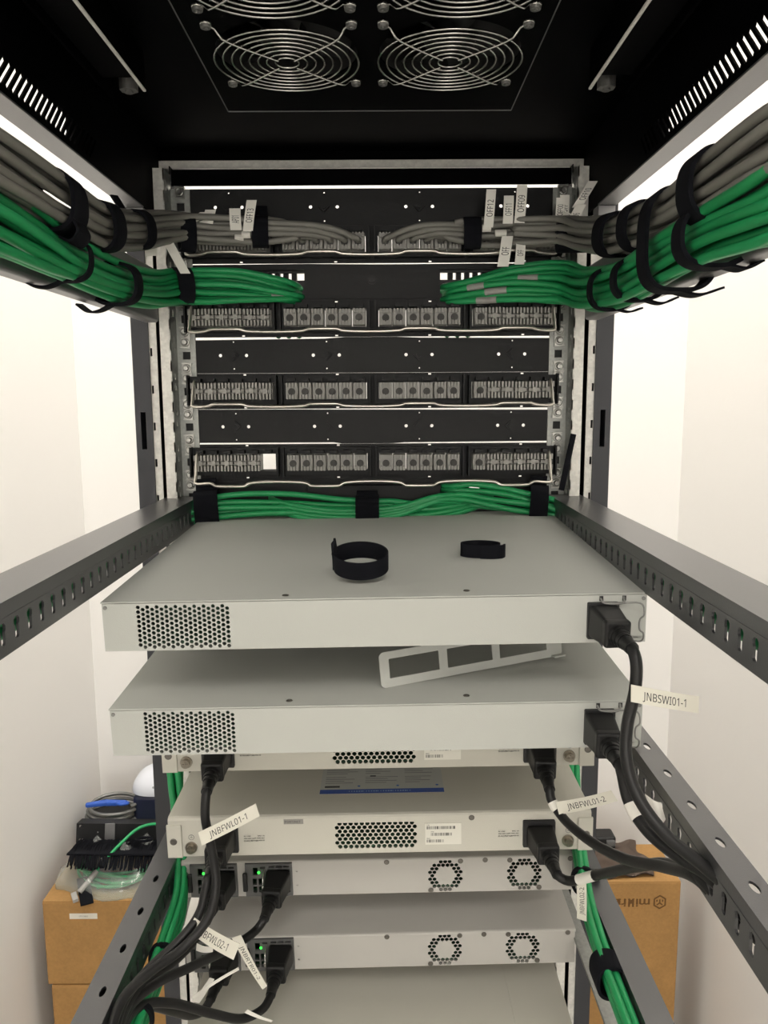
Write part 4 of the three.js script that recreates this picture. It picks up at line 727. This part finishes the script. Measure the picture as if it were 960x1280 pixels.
// right: tall flat carton, cloth and a small black holder
{
  const o = carton('cardboard_box', 'tall cardboard box with an upside-down printed brand near its top', .33, .636, 0, .676, -.66, -.52, (o, w, h, d) => {
    const g = decal(.235, .040, .012, h - .0470, 0); g.translate(0, 0, d / 2 + .0003);
    part(o, 'print', g, std({ roughness: .85, transparent: true, map: canvasTex(700, 120, (k) => {
      k.clearRect(0, 0, 700, 120); k.translate(700, 120); k.rotate(Math.PI); k.strokeStyle = k.fillStyle = '#6b4a22';
      k.lineWidth = 9; k.lineJoin = 'round'; k.beginPath(); for (let i = 0; i <= 6; i++) { const a = Math.PI / 6 + i * Math.PI / 3; k.lineTo(60 + 40 * Math.cos(a), 60 + 44 * Math.sin(a)); } k.stroke();
      k.lineWidth = 8; k.beginPath(); k.moveTo(42, 40); k.lineTo(60, 54); k.lineTo(78, 40); k.moveTo(60, 54); k.lineTo(60, 78); k.moveTo(42, 62); k.lineTo(42, 76); k.moveTo(78, 62); k.lineTo(78, 76); k.stroke();
      k.font = '70px sans-serif'; k.textBaseline = 'middle'; k.textAlign = 'center'; [...'mikrotik'].forEach((c, i) => { k.save(); k.translate([156, 203, 238, 285, 330, 380, 420, 458][i], 58); k.scale(1.25, 1); k.fillText(c, 0, 0); k.strokeStyle = '#6b4a22'; k.lineWidth = 3; k.strokeText(c, 0, 0); k.restore(); });
    }) }));
    part(o, 'edge_tape', [span(w / 2 - .0002, w / 2 + .0006, .01, h - .01, d / 2 - .012, d / 2 - .008)], M.cardEdge);
  });
  o.rotation.y = .0;
  const g = new THREE.PlaneGeometry(.22, .125, 60, 34).rotateX(-Math.PI / 2), p = g.attributes.position;
  for (let i = 0; i < p.count; i++) { const x = p.getX(i), z = p.getZ(i), r = Math.hypot(x / .11, z / .0625); p.setY(i, .0050 + .030 * Math.max(0, 1 - r ** 2.2) + .0045 * Math.sin(z * 190 + x * 26) * Math.max(0, 1.15 - r) + .0035 * Math.sin(x * 120 + z * 60)); p.setX(i, x * (1 + .06 * Math.sin(z * 70))); }
  g.computeVertexNormals(); const under = g.clone().translate(0, -.0025, 0); const ix = under.index.array; for (let i = 0; i < ix.length; i += 3) { const t = ix[i]; ix[i] = ix[i + 1]; ix[i + 1] = t; } under.computeVertexNormals();
  const cl = single('cloth', [g, under], std({ color: rgb(.10, .072, .056), roughness: .95, bumpMap: weaveTex, bumpScale: .0004 }), 'crumpled brown cloth lying on top of the printed box', 'cloth');
  cl.position.set(.475, .6790, -.588); cl.rotation.y = .10;
  const h = thing('holder', 'small black plastic holder beside the right post above the cloth', 'holder', [.490, .7080, -.600]);
  part(h, 'body', [rbox(.050, .030, .040, .006, 0, .017, 0, 3)], M.plastic); part(h, 'cap', [rbox(.020, .014, .008, .003, .012, .020, .022, 2)], M.psu);
}

renderer.render(scene, camera);
